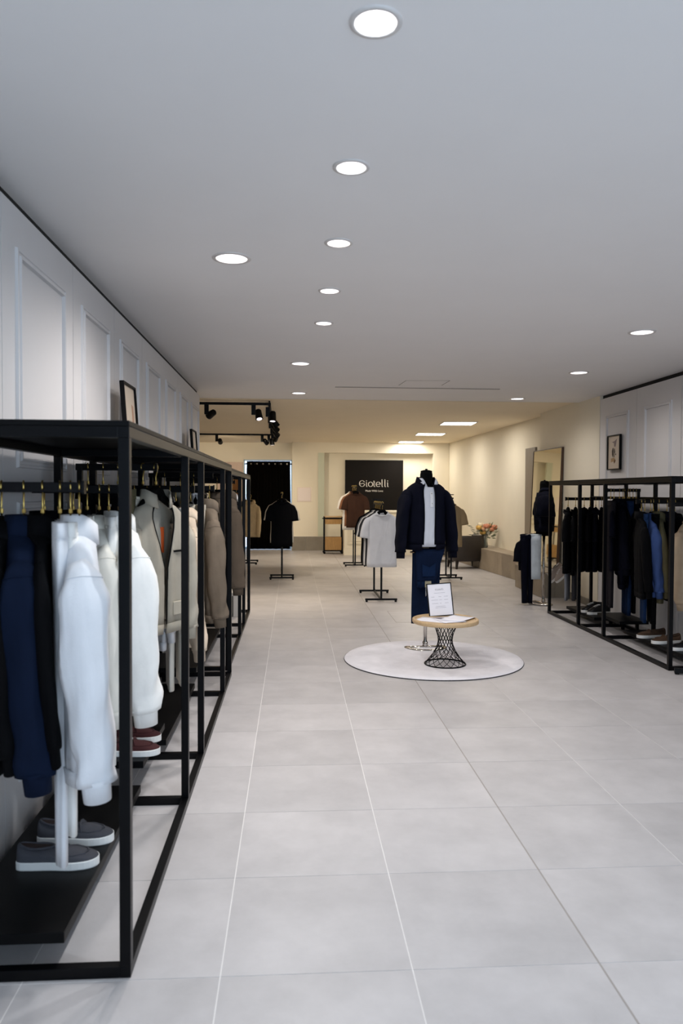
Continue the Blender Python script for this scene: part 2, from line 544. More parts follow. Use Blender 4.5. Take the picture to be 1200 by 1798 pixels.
# ------------------------------------------------------------------ ceiling track with spotlights
TZ = 2.722
track = thing('track_rail', 'black rectangular ceiling track carrying spotlights', 'lighting track', (0, 0, 0))
for n, p0, p1 in (('rail', (-3.2, 10.66, TZ), (-0.31, 10.66, TZ)), ('rail', (-0.33, 10.66, TZ), (-0.42, 16.4, TZ)), ('rail', (-3.2, 16.4, TZ), (-0.42, 16.4, TZ)), ('rail', (-3.2, 10.66, TZ), (-3.2, 16.4, TZ))):
    MB().bar(p0, p1, 0.034, 0.036).build(n, BLACK, track)
hang = [(-2.0, 10.66), (-0.33, 10.66), (-0.37, 13.4), (-0.42, 16.4), (-2.0, 16.4), (-3.2, 13.4)]
for x, y in hang:
    MB().bar((x, y, TZ + 0.018), (x, y, CZ + 0.02), 0.02).build('hanger_rod', BLACK, track)


def spotlight(x, y, aim, label, watts=SPOT_W, lit=True):
    t = thing('spotlight', label, 'spotlight', (x, y, TZ - 0.018), 0, 'spotlights on the black ceiling track')
    MB().box(-0.03, 0.03, -0.02, 0.02, -0.135, 0).build('adapter', BLACK, t, bevel=0.003)
    d = Vector(aim).normalized()
    c = Vector((0.07, 0, -0.125))
    MB().tube([(0.025, 0, -0.1), (0.05, 0, -0.115), tuple(c)], 0.012, 8).build('joint', BLACK, t)
    MB().tube([c - d * 0.07, c - d * 0.055, c + d * 0.055, c + d * 0.075], [0.030, 0.044, 0.052, 0.054], 20).build('head', BLACK, t, smooth=False, bevel=0.0)
    MB().tube([c + d * 0.0755, c + d * 0.077], 0.036, 20).build('lens', LENSG, t)
    p = Vector((x, y, TZ - 0.018)) + c + d * 0.09
    if watts:
        lamp('spotlight_beam', 'SPOT', p, watts, WARM, p + d, spot_size=R(75), spot_blend=0.6, shadow_soft_size=0.04)


spotlight(-1.20, 10.66, (-0.6, 0.75, -0.3), 'spotlight on the near track bar, turned away beside the wall')
spotlight(-0.55, 10.66, (0.15, -0.35, -0.9), 'lit spotlight on the near track bar, tilted toward the viewer')
spotlight(-0.36, 10.9, (-0.02, -0.12, -1), 'spotlight pointing straight down at the near track corner')
spotlight(-0.36, 11.9, (0.5, 0.25, -0.75), 'lit spotlight below the near track corner on the side bar')
spotlight(-0.38, 12.9, (0.6, 0.55, -0.6), 'second spotlight along the receding side bar')
spotlight(-0.39, 14.1, (0.45, 0.75, -0.5), 'third spotlight along the receding side bar')
spotlight(-0.41, 15.3, (-0.3, 0.85, -0.5), 'fourth and farthest spotlight along the receding side bar')
spotlight(-1.63, 16.4, (0.0, 0.95, -0.3), 'spotlight on the far track bar, left of the curtain')
spotlight(-0.66, 16.4, (0.45, 0.8, -0.45), 'spotlight on the far track bar, tilted aside above the curtain')
spotlight(-0.52, 16.4, (0.05, 0.1, -1), 'spotlight pointing down at the far track corner')
# ------------------------------------------------------------------ curtain, fitting room
rod = thing('curtain_rod', 'dark rod holding the doorway curtain', 'curtain rod', (0, 0, 0))
MB().tube([(-1.24, 19.70, 2.215), (-0.02, 19.70, 2.215)], 0.014, 10).build('rod', BLACK, rod)
for x in (-1.2, -0.045):
    MB().box(x - 0.012, x + 0.012, 19.70, 19.74, 2.2, 2.235).build('rod_bracket', BLACK, rod)
cu = thing('curtain', 'black-brown floor-length eyelet curtain across the doorway', 'curtain', (0, 19.70, 0))
rings = []
N = 113
for z in (0.015, 0.5, 1.0, 1.5, 2.0, 2.15, 2.285):
    sw = 0.016 if z > 2.1 else 0.03
    row = []
    for k in range(N):
        u = k / (N - 1)
        x = -1.19 + 1.13 * u + 0.01 * math.sin(3 * z + 5 * u)
        row.append((x, -0.03 + sw * math.sin(u * 7 * 2 * PI) + 0.006 * math.sin(u * 33 + z), z))
    rings.append(row)
MB().loft(rings, closed=False).build('curtain_cloth', CURT, cu, smooth=True, solid=0.004)
for k in range(7):
    x = -1.16 + 1.08 * (k + 0.55) / 7
    mb = MB()
    pts = [(x + 0.015 * math.cos(a), -0.062, 2.215 + 0.015 * math.sin(a)) for a in [2 * PI * q / 12 for q in range(13)]]
    mb.tube(pts, 0.006, 6)
    mb.build('eyelet', CHROME, cu, smooth=True)
fp = thing('fitting_panel', 'pinkish upright wall panel left of the dark curtain', 'panel', (0, 0, 0))
for a, b in ((-1.95, -1.625), (-1.62, -1.295)):
    MB().box(a, b, 19.70, 19.755, 0.0, 2.26).build('panel_board', PINKP, fp, bevel=0.003)
wm = thing('wall_mirror', 'narrow mirror glimpsed through the far end of the rack', 'mirror', (-1.44, 19.695, 1.05))
MB().box(-0.11, 0.11, -0.012, 0, 0, 0.82).build('mirror_glass', mat('warm_mirror', '#b98d68', 0.06, 1.0), wm)
mb = MB()
mb.box(-0.12, -0.11, -0.018, 0, -0.01, 0.83).box(0.11, 0.12, -0.018, 0, -0.01, 0.83).box(-0.12, 0.12, -0.018, 0, -0.01, 0).box(-0.12, 0.12, -0.018, 0, 0.82, 0.83)
mb.build('mirror_frame', mat('bronze', '#6b4a30', 0.4, 0.6), wm)


# ------------------------------------------------------------------ clothes racks
PW = 0.034


def rack(name, label, xf, xb, ys, H, boards, rails, group, sgn):
    """sgn +1: aisle side at larger x.  ys: post positions.  boards: (y0, y1, ztop).  rails: (y, z, x_end)."""
    t = thing(name, label, 'clothes rack', ((xf + xb) / 2, ys[0], 0), 0, group)
    ox, oy = t.location.x, t.location.y
    L = lambda x, y, z: (x - ox, y - oy, z)

    def bar(nm, p0, p1, w=PW, h=None, m=BLACK, parent=None):
        return MB().bar(L(*p0), L(*p1), w, h).build(nm, m, parent or t, bevel=0.0015)
    h = PW / 2
    for y in ys:
        for x in (xf, xb):
            bar('post', (x, y, PW), (x, y, H - 0.052))
        bar('bottom_cross_bar', (xb + sgn * h, y, h), (xf - sgn * h, y, h))
        bar('top_cross_bar', (xb + sgn * h, y, H - 0.035), (xf - sgn * h, y, H - 0.035))
    y0, y1 = ys[0] - h, ys[-1] + h
    for x in (xf, xb):
        bar('bottom_rail', (x, y0, h), (x, y1, h))
        bar('top_rail', (x, y0, H - 0.035), (x, y1, H - 0.035))
    for a, b in zip(ys[:-1], ys[1:]):
        x0, x1 = sorted((xf + sgn * h, xb - sgn * h))
        aa = a - h if a == ys[0] else a + 0.0015
        bb_ = b + h if b == ys[-1] else b - 0.0015
        mb = MB().box(x0 - ox, x1 - ox, aa - oy, bb_ - oy, H - 0.0175, H)
        mb.build('top_panel', BOARD, t, bevel=0.002)
        bar('back_rail', (xb, a + h, H - 0.2), (xb, b - h, H - 0.2), 0.03)
    for (a, b, z) in boards:
        x1 = xf - sgn * 0.195
        x0, x2 = sorted((xb + sgn * 0.02, x1))
        MB().box(x0 - ox, x2 - ox, a - oy, b - oy, z - 0.034, z).build('shelf_board', BOARD, t, bevel=0.002)
        for yb in (a + 0.12, b - 0.12):
            xk = xb + sgn * 0.09
            bar('shelf_bracket', (xk, yb, 0.0), (xk, yb, z - 0.034), 0.03)
    for (y, z, xe) in rails:
        r = bar('hang_rail', (xb, y, z), (xe, y, z), 0.02, 0.034)
        MB().bar(L(xe, y, z), L(xe + sgn * 0.008, y, z), 0.032, 0.044).build('end_cap', BLACK, r)
        if abs(z - (H - 0.2)) > 0.03:
            bar('rail_bracket', (xb + sgn * 0.02, y, min(z, H - 0.2)), (xb + sgn * 0.02, y, max(z, H - 0.2)), 0.026)
    return t


GR = 'black metal clothes racks along the walls'
rack('clothes_rack', 'long black metal clothes rack in front, along the white panelled wall', -0.494 - PW / 2, -1.1, [2.347, 3.64, 4.26, 5.57, 6.17], 1.712,
     [(2.37, 3.56, 0.125), (3.62, 4.22, 0.215), (4.27, 5.52, 0.105), (5.60, 6.13, 0.2)],
     [(2.58, 1.51, -0.70), (3.28, 1.505, -0.70), (3.93, 1.62, -0.70), (4.62, 1.51, -0.60), (5.25, 1.52, -0.545), (5.87, 1.62, -0.62)], GR, 1)
rack('clothes_rack', 'second, farther black clothes rack behind the long front one', -0.525 - PW / 2, -1.1, [6.36, 7.80, 8.45, 9.42], 1.70,
     [(6.39, 7.75, 0.105), (7.83, 8.42, 0.2)],
     [(6.66, 1.60, -0.53), (7.3, 1.5, -0.62), (8.1, 1.6, -0.62), (8.9, 1.5, -0.62)], GR, 1)
rack('clothes_rack', 'black clothes rack of dark garments against the opposite wall', 3.175 + PW / 2, 3.72, [6.19, 7.56, 8.25, 9.21], 1.645,
     [(6.25, 7.52, 0.10), (7.62, 8.2, 0.17), (8.28, 9.15, 0.10)],
     [(6.52, 1.40, 3.34), (6.95, 1.42, 3.24), (7.9, 1.53, 3.36), (8.75, 1.43, 3.22)], GR, -1)


# ------------------------------------------------------------------ hangers and garments
def hanger(label, pos, rotz, wide=0.40, drop=0.125, clip=False, m=None, group='black hangers with brass hooks'):
    t = thing('hanger', label, 'hanger', pos, rotz, group)
    pts = [(0.0145 * math.cos(R(d)), 0, 0.0205 * math.sin(R(d))) for d in range(205, -41, -20)]
    hk = MB().tube(pts + [(0.005, 0, -0.032), (0, 0, -0.05), (0, 0, -drop + 0.02)], 0.0034, 6)
    hk.build('hook', BRASS, t, smooth=True)
    MB().tube([(0, 0, -0.072), (0, 0, -0.086)], 0.0065, 8).build('hook_ferrule', BRASS, t)
    w = wide / 2
    if clip:
        mb = MB().bar((-w * 0.8, 0, -drop), (w * 0.8, 0, -drop), 0.014, 0.02)
        mb.build('arm', m or MANNEQ, t, bevel=0.002)
        for s in (-1, 1):
            MB().box(s * w * 0.62 - 0.012, s * w * 0.62 + 0.012, -0.016, 0.016, -drop - 0.045, -drop + 0.012).build('clip', MANNEQ, t, bevel=0.002)
    else:
        prof = [(-w, -drop - 0.075, .012), (-w * .72, -drop - 0.045, .019), (-w * .38, -drop - 0.018, .022), (-0.03, -drop + 0.012, .022), (0, -drop + 0.024, .02), (0.03, -drop + 0.012, .022), (w * .38, -drop - 0.018, .022), (w * .72, -drop - 0.045, .019), (w, -drop - 0.075, .012)]
        MB().tube([(x, 0, z - 0.012) for x, z, _ in prof], [(q, q * 0.9) for _, _, q in prof], 10).build('arm', m or MANNEQ, t, smooth=True)
    return t


def spow(v, e):
    return math.copysign(abs(v) ** e, v)


def ering(a, b, z, n=44, e=0.8, gap=0.0, rng=None, fold=0.0, ph=(0, 0, 0), dip=0.0, backup=0.0, swing=0.0, de=1.5):
    """ring of points from front centre (-y) round to front centre; gap = half opening angle"""
    out = []
    for k in range(n):
        th = gap + (2 * PI - 2 * gap) * (k / (n - 1) if gap else k / n)
        f = 1 + fold * (math.sin(5 * th + ph[0] + 1.3 * z) + 0.7 * math.sin(9 * th + ph[1] - 2 * z) + 0.4 * math.sin(14 * th + ph[2])) if fold else 1
        x = a * spow(math.sin(th), e) * (1 + (f - 1) * 0.35)
        y = -b * spow(math.cos(th), e) * f
        c = math.cos(th)
        zz = z - dip * max(0, c) ** de + backup * max(0, -c)
        out.append((x + swing, y, zz))
    return out


def sleeve_mb(side, pts, radii, rng, seg=20, wr=0.07):
    pts = [Vector((side * p[0], p[1], p[2])) for p in pts]
    # resample
    P, Q = [], []
    for i in range(len(pts) - 1):
        for k in range(6):
            u = k / 6
            P.append(pts[i].lerp(pts[i + 1], u))
            Q.append((radii[i][0] * (1 - u) + radii[i + 1][0] * u, radii[i][1] * (1 - u) + radii[i + 1][1] * u))
    P.append(pts[-1])
    Q.append(radii[-1])
    for i in range(2, len(P) - 1):
        P[i] = (P[i - 1] + P[i] * 2 + P[i + 1]) / 4
    n = len(P)
    ph = rng.uniform(0, 6)
    rings = []
    for i, p in enumerate(P):
        t = (P[min(i + 1, n - 1)] - P[max(i - 1, 0)]).normalized()
        a = t.cross(Vector((0, 1, 0))).normalized()
        b = a.cross(t).normalized()
        ra, rb = Q[i]
        row = []
        for k in range(seg):
            th = 2 * PI * k / seg
            v = i / n
            w = 1 + wr * (math.sin(3 * th + ph + i * 0.35) * 0.7 + math.sin(5 * th - ph + i * 0.18) * 0.4 + (0.3 + 1.1 * v * v) * math.sin(2 * th + ph * 2 + i * 0.95) * 0.8)
            row.append(p + a * ra * w * math.cos(th) + b * rb * w * math.sin(th))
        rings.append(row)
    mb = MB()
    mb.loft(rings, True, False, True)
    return mb, P, Q


def top_garment(name, label, cat, m, pos, rotz, kind='jacket', W=0.46, L=0.70, T=0.032, sl=None, collar='stand', gap=0.0, hem=True, seed=None, group=None, dn=-0.15, detail=None, m2=None, vgap=False, vneck=False, on_body=False, sleeve_out=0.0):
    """hanging or worn upper garment, neck at local z = dn (hook at z = 0). front = local -y."""
    rng = random.Random(seed if seed is not None else label)
    t = thing(name, label, cat, pos, rotz, group)
    ph = (rng.uniform(0, 6), rng.uniform(0, 6), rng.uniform(0, 6))
    k = W / 0.46
    b = T if on_body else max(T, 0.02)
    fo = 0.05 if not on_body else 0.035
    g = gap
    lv = [(0.0, .080, .050, 0, 0.0), (-.012, .100, .054, 0, 0), (-.034, .142, b * .80, 0, 0), (-.060, .178, b * .82, .01, 0), (-.092, .203, b * .86, .015, 0), (-.14, .212, b * .95, .02, 0), (-.22, .203, b * 1.05, .035, 0),
          (-.34, .197, b * 1.08, fo * .9, 0), (-.46, .196, b * 1.04, fo * 1.1, 0), (-L * .82, .201, b, fo * 1.5, 0), (-L * .92, .203, b * .98, fo * 1.6, 0), (-L, .202, b * .95, fo * 1.5, 0)]
    rings = []
    for i, (z, a, bb, f, _) in enumerate(lv):
        gg = 0.0
        if g:
            gg = g * (0.9 + 0.2 * math.sin(2.2 * z + ph[0])) * (1.0 if i > 1 else 0.85)
            if vgap:
                gg = max(.035, g * (1 + z / .34))
        rings.append(ering(a * k, bb, z + dn, gap=gg, fold=f, ph=ph, dip=(0.105, .07, .02)[i] if vneck and i < 3 else 0.05 if i == 0 else (0.03 if i == 1 else 0.0), de=6.0 if vneck else 1.5, backup=0.008 if i < 2 else 0))
    body = MB().loft(rings, closed=not g).build('body', m, t, smooth=True, solid=0.004)
    zb = dn - L
    hemr = 0.05
    if hem:
        gg = (.035 if vgap else g * 0.95) if g else 0.0
        rr = [ering(.2055 * k, b * 1.0, zb + 0.002, gap=gg, fold=fo * 0.8, ph=ph), ering(.199 * k, b * .93, zb - hemr * .5, gap=gg, fold=0.03, ph=ph), ering(.195 * k, b * .90, zb - hemr, gap=gg, fold=0.03, ph=ph)]
        MB().loft(rr, closed=not g).build('hem_band', m2 or m, t, smooth=True, solid=0.006)
    # sleeves
    for s in (-1, 1):
        if kind == 'worn_shirt':
            continue
        if kind == 'tee':
            q = sleeve_out
            pts = [(.150 * k, 0, dn - .092), (.195 * k, 0, dn - .122), (.226 * k + q * .5, -.004, dn - .20), (.246 * k + q, -.008, dn - .345)]
            ra = [(.04, b * .6), (.055, b * .85), (.062, b * .98), (.068, b * 1.0)]
            mb, P, Q = sleeve_mb(s, pts, ra, rng, wr=0.04)
            sv = mb.build('sleeve', m, t, smooth=True)
        else:
            S = sl or 0.62
            so = sleeve_out
            pts = [(.150 * k, 0, dn - .095), (.192 * k, 0, dn - .125), (.214 * k + so * .1, -.006, dn - .2), (.224 * k + so * .4, -.014, dn - .1 - S * .45), (.222 * k + so * .8, -.03, dn - .1 - S * .75), (.216 * k + so, -.04, dn - .1 - S * .93)]
            ra = [(.034, b * .5), (.048, b * .85), (.054, b * 1.12), (.050, b * 1.08), (.047, b * .98), (.044, b * .92)]
            mb, P, Q = sleeve_mb(s, pts, ra, rng, wr=.07 if T < .045 or on_body else .115)
            sv = mb.build('sleeve', m, t, smooth=True)
            if T > .045:
                i = 7
                sg = 20
                ringp = [Vector(mb.v[i * sg + q]) for q in range(sg)]
                c = sum(ringp, Vector()) / sg
                ringp = [c + (p - c) * 1.012 for p in ringp]
                MB().tube(ringp + [ringp[0]], .0022, 5, ref=(0, 0, 1)).build('shoulder_seam', m, sv, smooth=True)
            d = (P[-1] - P[-3]).normalized()
            e = P[-1]
            MB().tube([e - d * 0.012, e + d * 0.006, e + d * 0.06], [(.043, b * .86), (.036, b * .70), (.035, b * .66)], 16).build('cuff', m2 or m, sv, smooth=True)
    # collar
    if collar == 'crew':
        rr = [ering(.086, .056, dn + .006 - .0, dip=0.055, backup=.01), ering(.078, .049, dn + .012, dip=0.055, backup=.012), ering(.074, .046, dn + .0, dip=0.055, backup=.01)]
        MB().loft(rr).build('collar', m2 or m, t, smooth=True, solid=0.004)
    elif collar == 'stand':
        gg = max(g, 0.25)
        if on_body:
            rr = [ering(.098, .078, dn - .014, gap=gg * 1.5, dip=0.05), ering(.090, .076, dn + .014, gap=gg * 1.9, dip=0.05), ering(.082, .074, dn + .040, gap=gg * 2.3, dip=0.06)]
        else:
            rr = [ering(.092, .060, dn - .012, gap=gg * .8, dip=0.03), ering(.086, .058, dn + .02, gap=gg, dip=0.03), ering(.080, .056, dn + .058, gap=gg * 1.15, dip=0.035)]
        MB().loft(rr, closed=False).build('collar', m2 or m, t, smooth=True, solid=0.007)
    elif collar in ('shirt', 'polo', 'lapel'):
        gg = max(g, 0.16) if collar != 'polo' else .30
        q = 1.0 if collar != 'polo' else 2.0
        if on_body and collar == 'polo':
            rr = [ering(.086, .074, dn - .002, gap=gg, dip=0.11, de=5), ering(.074, .068, dn + .026, gap=gg, dip=0.10, de=5), ering(.078, .072, dn + .032, gap=gg, dip=0.10, de=5), ering(.100, .090, dn - .008, gap=gg * .7, dip=0.10, de=5)]
        else:
            rr = [ering(.084, .054, dn - .004, gap=gg, dip=0.04 * q), ering(.078, .052, dn + .034, gap=gg, dip=0.035 * q), ering(.082, .057, dn + .042, gap=gg, dip=0.035 * q), ering(.10, .070, dn + .0, gap=gg * .9, dip=0.05 * q), ering(.106, .078, dn - .012, gap=gg * .7, dip=0.06 * q)]
        MB().loft(rr, closed=False).build('collar', m2 or m, t, smooth=True, solid=0.004)
    elif collar == 'hood':
        rr = [ering(.09, .06, dn - .01, gap=.3), ering(.10, .075, dn + .03, gap=.35), ering(.085, .07, dn + .06, gap=.4)]
        MB().loft(rr, closed=False).build('collar', m, t, smooth=True, solid=0.012)
    yf = -b * 1.09
    det = detail or ()
    if 'placket' in det:
        MB().tube([(0, yf * .93, dn - .06), (0, yf * 1.05, dn - .2), (0, yf * 1.05, dn - .4), (0, yf * .98, zb + .005)], [(.016, .006)] * 4, 8).build('placket', m, t)
        for q in range(5):
            MB().sphere((0, yf * 1.03 - .007, dn - .1 - q * (L - .16) / 4.4), .0055, .003, .0055, 8, 4).build('button', BRASS if 'brass' in det else m2 or m, t)
    if 'zip' in det and g:
        for s in (-1, 1):
            pts = []
            for (z, a, bb, f, _) in lv[1:]:
                gg = max(.035, g * (1 + z / .34)) if vgap else g * (0.9 + 0.2 * math.sin(2.2 * z + ph[0])) * (1.0 if z < -.02 else .85)
                pts.append((s * a * k * spow(math.sin(gg), .8), -bb * spow(math.cos(gg), .8) - .001, z + dn))
            MB().tube(pts, .0042, 6).build('zip_edge', m2 or BLACK, t)
    if 'chest_pocket' in det:
        MB().box(.06 * k, .15 * k, yf * 1.0 - .004, yf * .9, dn - .265, dn - .255).build('pocket_welt', m2 or BLACK, t)
    if 'flap' in det:
        for s in (-1, 1):
            MB().box(s * .11 * k - .055, s * .11 * k + .055, yf * .98 - .006, yf * .85, dn - .30, dn - .235).build('pocket_flap', m, t, bevel=.004)
    if 'hip_pocket' in det:
        for s in (-1, 1):
            MB().box(s * .12 * k - .06, s * .12 * k + .06, yf * .98 - .006, yf * .82, dn - .62 * L / .75 - .07, dn - .62 * L / .75).build('pocket_flap', m, t, bevel=.004)
    if 'patch' in det:
        MB().box(.235 * k, .312 * k, -b * .5, b * .5, dn - .2 - (sl or .62) * .62, dn - .2 - (sl or .62) * .40).build('sleeve_tab', m, t, bevel=.01)
    if 'tag' in det:
        MB().box(.035, .105, b * .66, b * .70, dn - .275, dn - .14).build('inner_tag', mat('orange_label', '#e8642a', .6), t)
    return t


def trousers(name, label, m, pos, rotz, L=1.0, W=0.36, T=0.045, folded=False, dn=-0.13, group=None, cat='trousers', hemup=False, seed=None):
    rng = random.Random(seed if seed is not None else label)
    t = thing(name, label, cat, pos, rotz, group)
    ph = rng.uniform(0, 6)
    mb = MB()
    if folded:
        # both legs laid over the hanger bar: an inverted U
        for s in (-1, 1):
            rings = []
            for i in range(9):
                u = i / 8
                z = dn - .02 - u * (L * (1 if s < 0 else .9))
                row = []
                for q in range(20):
                    th = 2 * PI * q / 20
                    row.append((W / 2 * (1 - .12 * u) * spow(math.cos(th), .5), s * (.012 + .010 * u) + T * .42 * spow(math.sin(th), .7) * (1 + .2 * math.sin(4 * th + ph + u * 3)), z))
                rings.append(row)
            mb.loft(rings, True, True, True)
        rings = []
        for q in range(9):
            a = PI * q / 8
            rings.append([(x, (T * .42 + .012) * math.cos(a) * (1 if o else .3), dn - .022 + (T * .42 + .008) * math.sin(a) * (1 if o else .3)) for x, o in ((-W / 2, 1), (W / 2, 1), (W / 2, 0), (-W / 2, 0))])
        mb.loft(rings, True, True, True)
        mb.build('leg_fabric', m, t, smooth=True)
    else:
        for s in (-1, 1):
            rings = []
            for i in range(13):
                u = i / 12
                z = dn - .015 - u * L
                a = W * (.27 - .10 * min(1, u * 1.2))
                cx = s * W * (.245 - .03 * u)
                bb = T * (1.0 - .3 * u)
                row = []
                for q in range(22):
                    th = 2 * PI * q / 22
                    f = 1 + .10 * u * math.sin(3 * th + ph + 2 * u) + .05 * math.sin(5 * th + ph * s + 6 * u)
                    row.append((cx + a * spow(math.cos(th), .75) * f, bb * spow(math.sin(th), .8) * f, z))
                rings.append(row)
            mb.loft(rings, True, True, True)
        mb.build('leg_fabric', m, t, smooth=True)
        rr = []
        for z, q in ((dn + .018, .97), (dn + .016, 1.0), (dn - .028, 1.03), (dn - .03, .99)):
            rr.append(ering(W * .515 * q, T * 1.03 * q, z, e=.7))
        MB().loft(rr, True, True, True).build('waistband', m, t, smooth=True)
        for x in (-.6, -.2, .2, .6):
            MB().box(x * W / 2 - .006, x * W / 2 + .006, -T * 1.12, -T * .9, dn - .032, dn + .02).build('belt_loop', m, t)
    return t


BH = 'black hanger of the '


def hang_top(label, short, m, X, Y, Z, rot, **kw):
    kind = kw.get('kind', 'jacket')
    hanger(BH + short, (X, Y, Z + 0.0), rot, wide=0.25)
    nm = kw.pop('name', {'tee': 'tee_shirt'}.get(kind, kind))
    cat = kw.pop('cat', {'tee': 't-shirt'}.get(kind, kind))
    return top_garment(nm, label, cat, m, (X, Y, Z), rot, **kw)


def hang_tr(label, short, m, X, Y, Z, rot, **kw):
    hanger(BH + short, (X, Y, Z), rot, wide=0.34, clip=not kw.get('folded', False))
    return trousers('trousers', label, m, (X, Y, Z), rot, **kw)

NAVY, NAVY2, BLK, BLK2 = fabric('#0d172b'), fabric('#070913'), fabric('#030305'), fabric('#060608')
WHT, CREAMF, CREAM2, SAND, TAN = fabric('#e4e4e6', .04), fabric('#e6e0d4', .05), fabric('#efece6', .05), fabric('#cfc6b6', .06), fabric('#a79f90', .07)
TAUPE, BROWN, OLIVE, DENIM, DENIMD, SKYB = fabric('#6d6154', .09), fabric('#5d5145', .1), fabric('#5a553f', .1), fabric('#172b4b', .16), fabric('#0c1931', .2), fabric('#394c7a', .08)
GREYL, GREYD, CHAR, STONEF, BLAZ = fabric('#7d7d80', .08), fabric('#38373a', .1), fabric('#242226', .1), fabric('#c7bfb0', .06), fabric('#a08d76', .12)
INNAVY, BROWNT = fabric('#080a18', .12), fabric('#3f2b22', .1)

# ---- long rack, first (nearest) rail
Y, Z = 2.58, 1.51
hang_top('black jacket hanging at the wall end of the nearest rail', 'black jacket at the wall end of the nearest rail', BLK, -1.04, Y, Z, R(104))
hang_top('black overshirt between the wall-end jacket and the navy jacket', 'black overshirt on the nearest rail', BLK2, -.965, Y, Z, R(104), kind='overshirt', collar='shirt')
hang_top('navy blue jacket with ribbed cuff, nearest rail at the picture edge', 'navy blue jacket on the nearest rail', NAVY, -.893, Y, Z, R(107), sl=.69, L=.66, T=.062)
hang_top('black jacket tucked between the navy jacket and the white trousers', 'black jacket next to the navy one', BLK, -.832, Y, Z, R(105), sl=.60, T=.024)
hang_tr('long white trousers seen edge-on, reaching down over the grey loafers', 'long white trousers', WHT, -.775, Y, Z, R(107.5), L=1.075, W=.37, T=.026)
hang_tr('off-white trousers behind the white jacket sleeve', 'off-white trousers behind the white jacket', CREAM2, -.742, Y + .005, Z, R(107), L=.99, W=.3, T=.022)
hang_top('bright white jacket with ribbed cuff at the aisle end of nearest rail', 'bright white jacket', WHT, -.712, Y, Z, R(107), sl=.72, L=.74, T=.064)
# ---- second rail
Y, Z = 3.28, 1.505
for x, l in ((-1.05, 'black jacket nearest the wall on the second rail'), (-.99, 'black knit top second from the wall on the second rail'), (-.93, 'black hooded top third from the wall on the second rail')):
    hang_top(l, l, BLK if x != -.99 else BLK2, x, Y, Z, R(103), collar='hood' if x == -.93 else 'stand')
hang_tr('cream trousers below the pair of cream jackets', 'cream trousers by the cream jackets', CREAMF, -.872, Y, Z, R(104), L=1.08, W=.36, T=.026)
hang_top('cream overshirt with collar, just left of the front rack post', 'cream overshirt left of the front post', CREAMF, -.822, Y, Z, R(109), sl=.70, L=.78, T=.05, kind='overshirt', collar='shirt', detail=('placket',))
hang_tr('ivory trousers with straight hem showing under the ivory jacket', 'ivory trousers under the ivory jacket', CREAM2, -.782, Y, Z, R(108), L=1.0, W=.34, T=.024)
hang_top('ivory jacket with wide sleeve, just right of the front rack post', 'ivory jacket right of the front post', CREAM2, -.738, Y, Z, R(119), sl=.70, L=.72, T=.072)
# ---- third, upper rail
Y, Z = 3.93, 1.62
hang_top('black coat nearest the wall on the raised third rail', 'black coat on the raised rail', BLK, -1.04, Y, Z, R(103), L=.85, kind='coat')
hang_top('black top on the raised third rail, second from wall', 'black top on the raised rail', BLK2, -.965, Y, Z, R(103))
hang_top('black jacket directly behind the open taupe jacket', 'black jacket behind the taupe one', BLK, -.89, Y, Z, R(98))
hang_tr('olive trousers behind the ivory jacket, hem above the burgundy loafers', 'olive trousers', OLIVE, -.83, Y, Z, R(100), L=1.1, W=.34, T=.03)
hang_tr('folded sand trousers just below the open taupe jacket', 'folded sand trousers below the taupe jacket', SAND, -.765, Y, Z, R(62), L=.70, W=.26, T=.03, folded=True, dn=-.14)
hang_top('open grey-beige zip jacket with orange inner label, facing the aisle', 'open grey-beige zip jacket', TAN, -.70, Y, Z, R(57), W=.43, L=.63, sl=.62, T=.062, gap=.46, vgap=True, dn=-.17, detail=('zip', 'chest_pocket', 'hip_pocket', 'tag'), m2=None)
# ---- fourth rail
Y, Z = 4.62, 1.51
hang_top('dark shirt nearest the wall on the fourth rail', 'dark shirt on the fourth rail', BLK2, -1.03, Y, Z, R(103), kind='shirt', collar='shirt')
hang_top('grey tee on the fourth rail beside the dark shirt', 'grey tee on the fourth rail', GREYL, -.95, Y, Z, R(103), kind='tee', collar='crew', hem=False)
hang_top('pale grey tee on the fourth rail, third from wall', 'pale grey tee on the fourth rail', fabric('#b9b7b4'), -.875, Y, Z, R(103), kind='tee', collar='crew', hem=False)
hang_top('white shirt on the fourth rail behind the second post', 'white shirt on the fourth rail', WHT, -.80, Y, Z, R(105), kind='shirt', collar='shirt', L=.74)
hang_tr('cream slim trousers, left one of two below the beige overshirt', 'left cream slim trousers', CREAMF, -.74, Y, Z, R(103), L=1.05, W=.34, T=.026)
hang_tr('cream slim trousers, right one of two below the beige overshirt', 'right cream slim trousers', CREAM2, -.672, Y, Z, R(104), L=1.02, W=.34, T=.03)
hang_top('warm beige overshirt between second and third aisle posts', 'warm beige overshirt', fabric('#d6c4ae', .06), -.632, Y, Z, R(104), kind='overshirt', collar='shirt', L=.74, sl=.74, T=.05, detail=('flap',), hem=False)
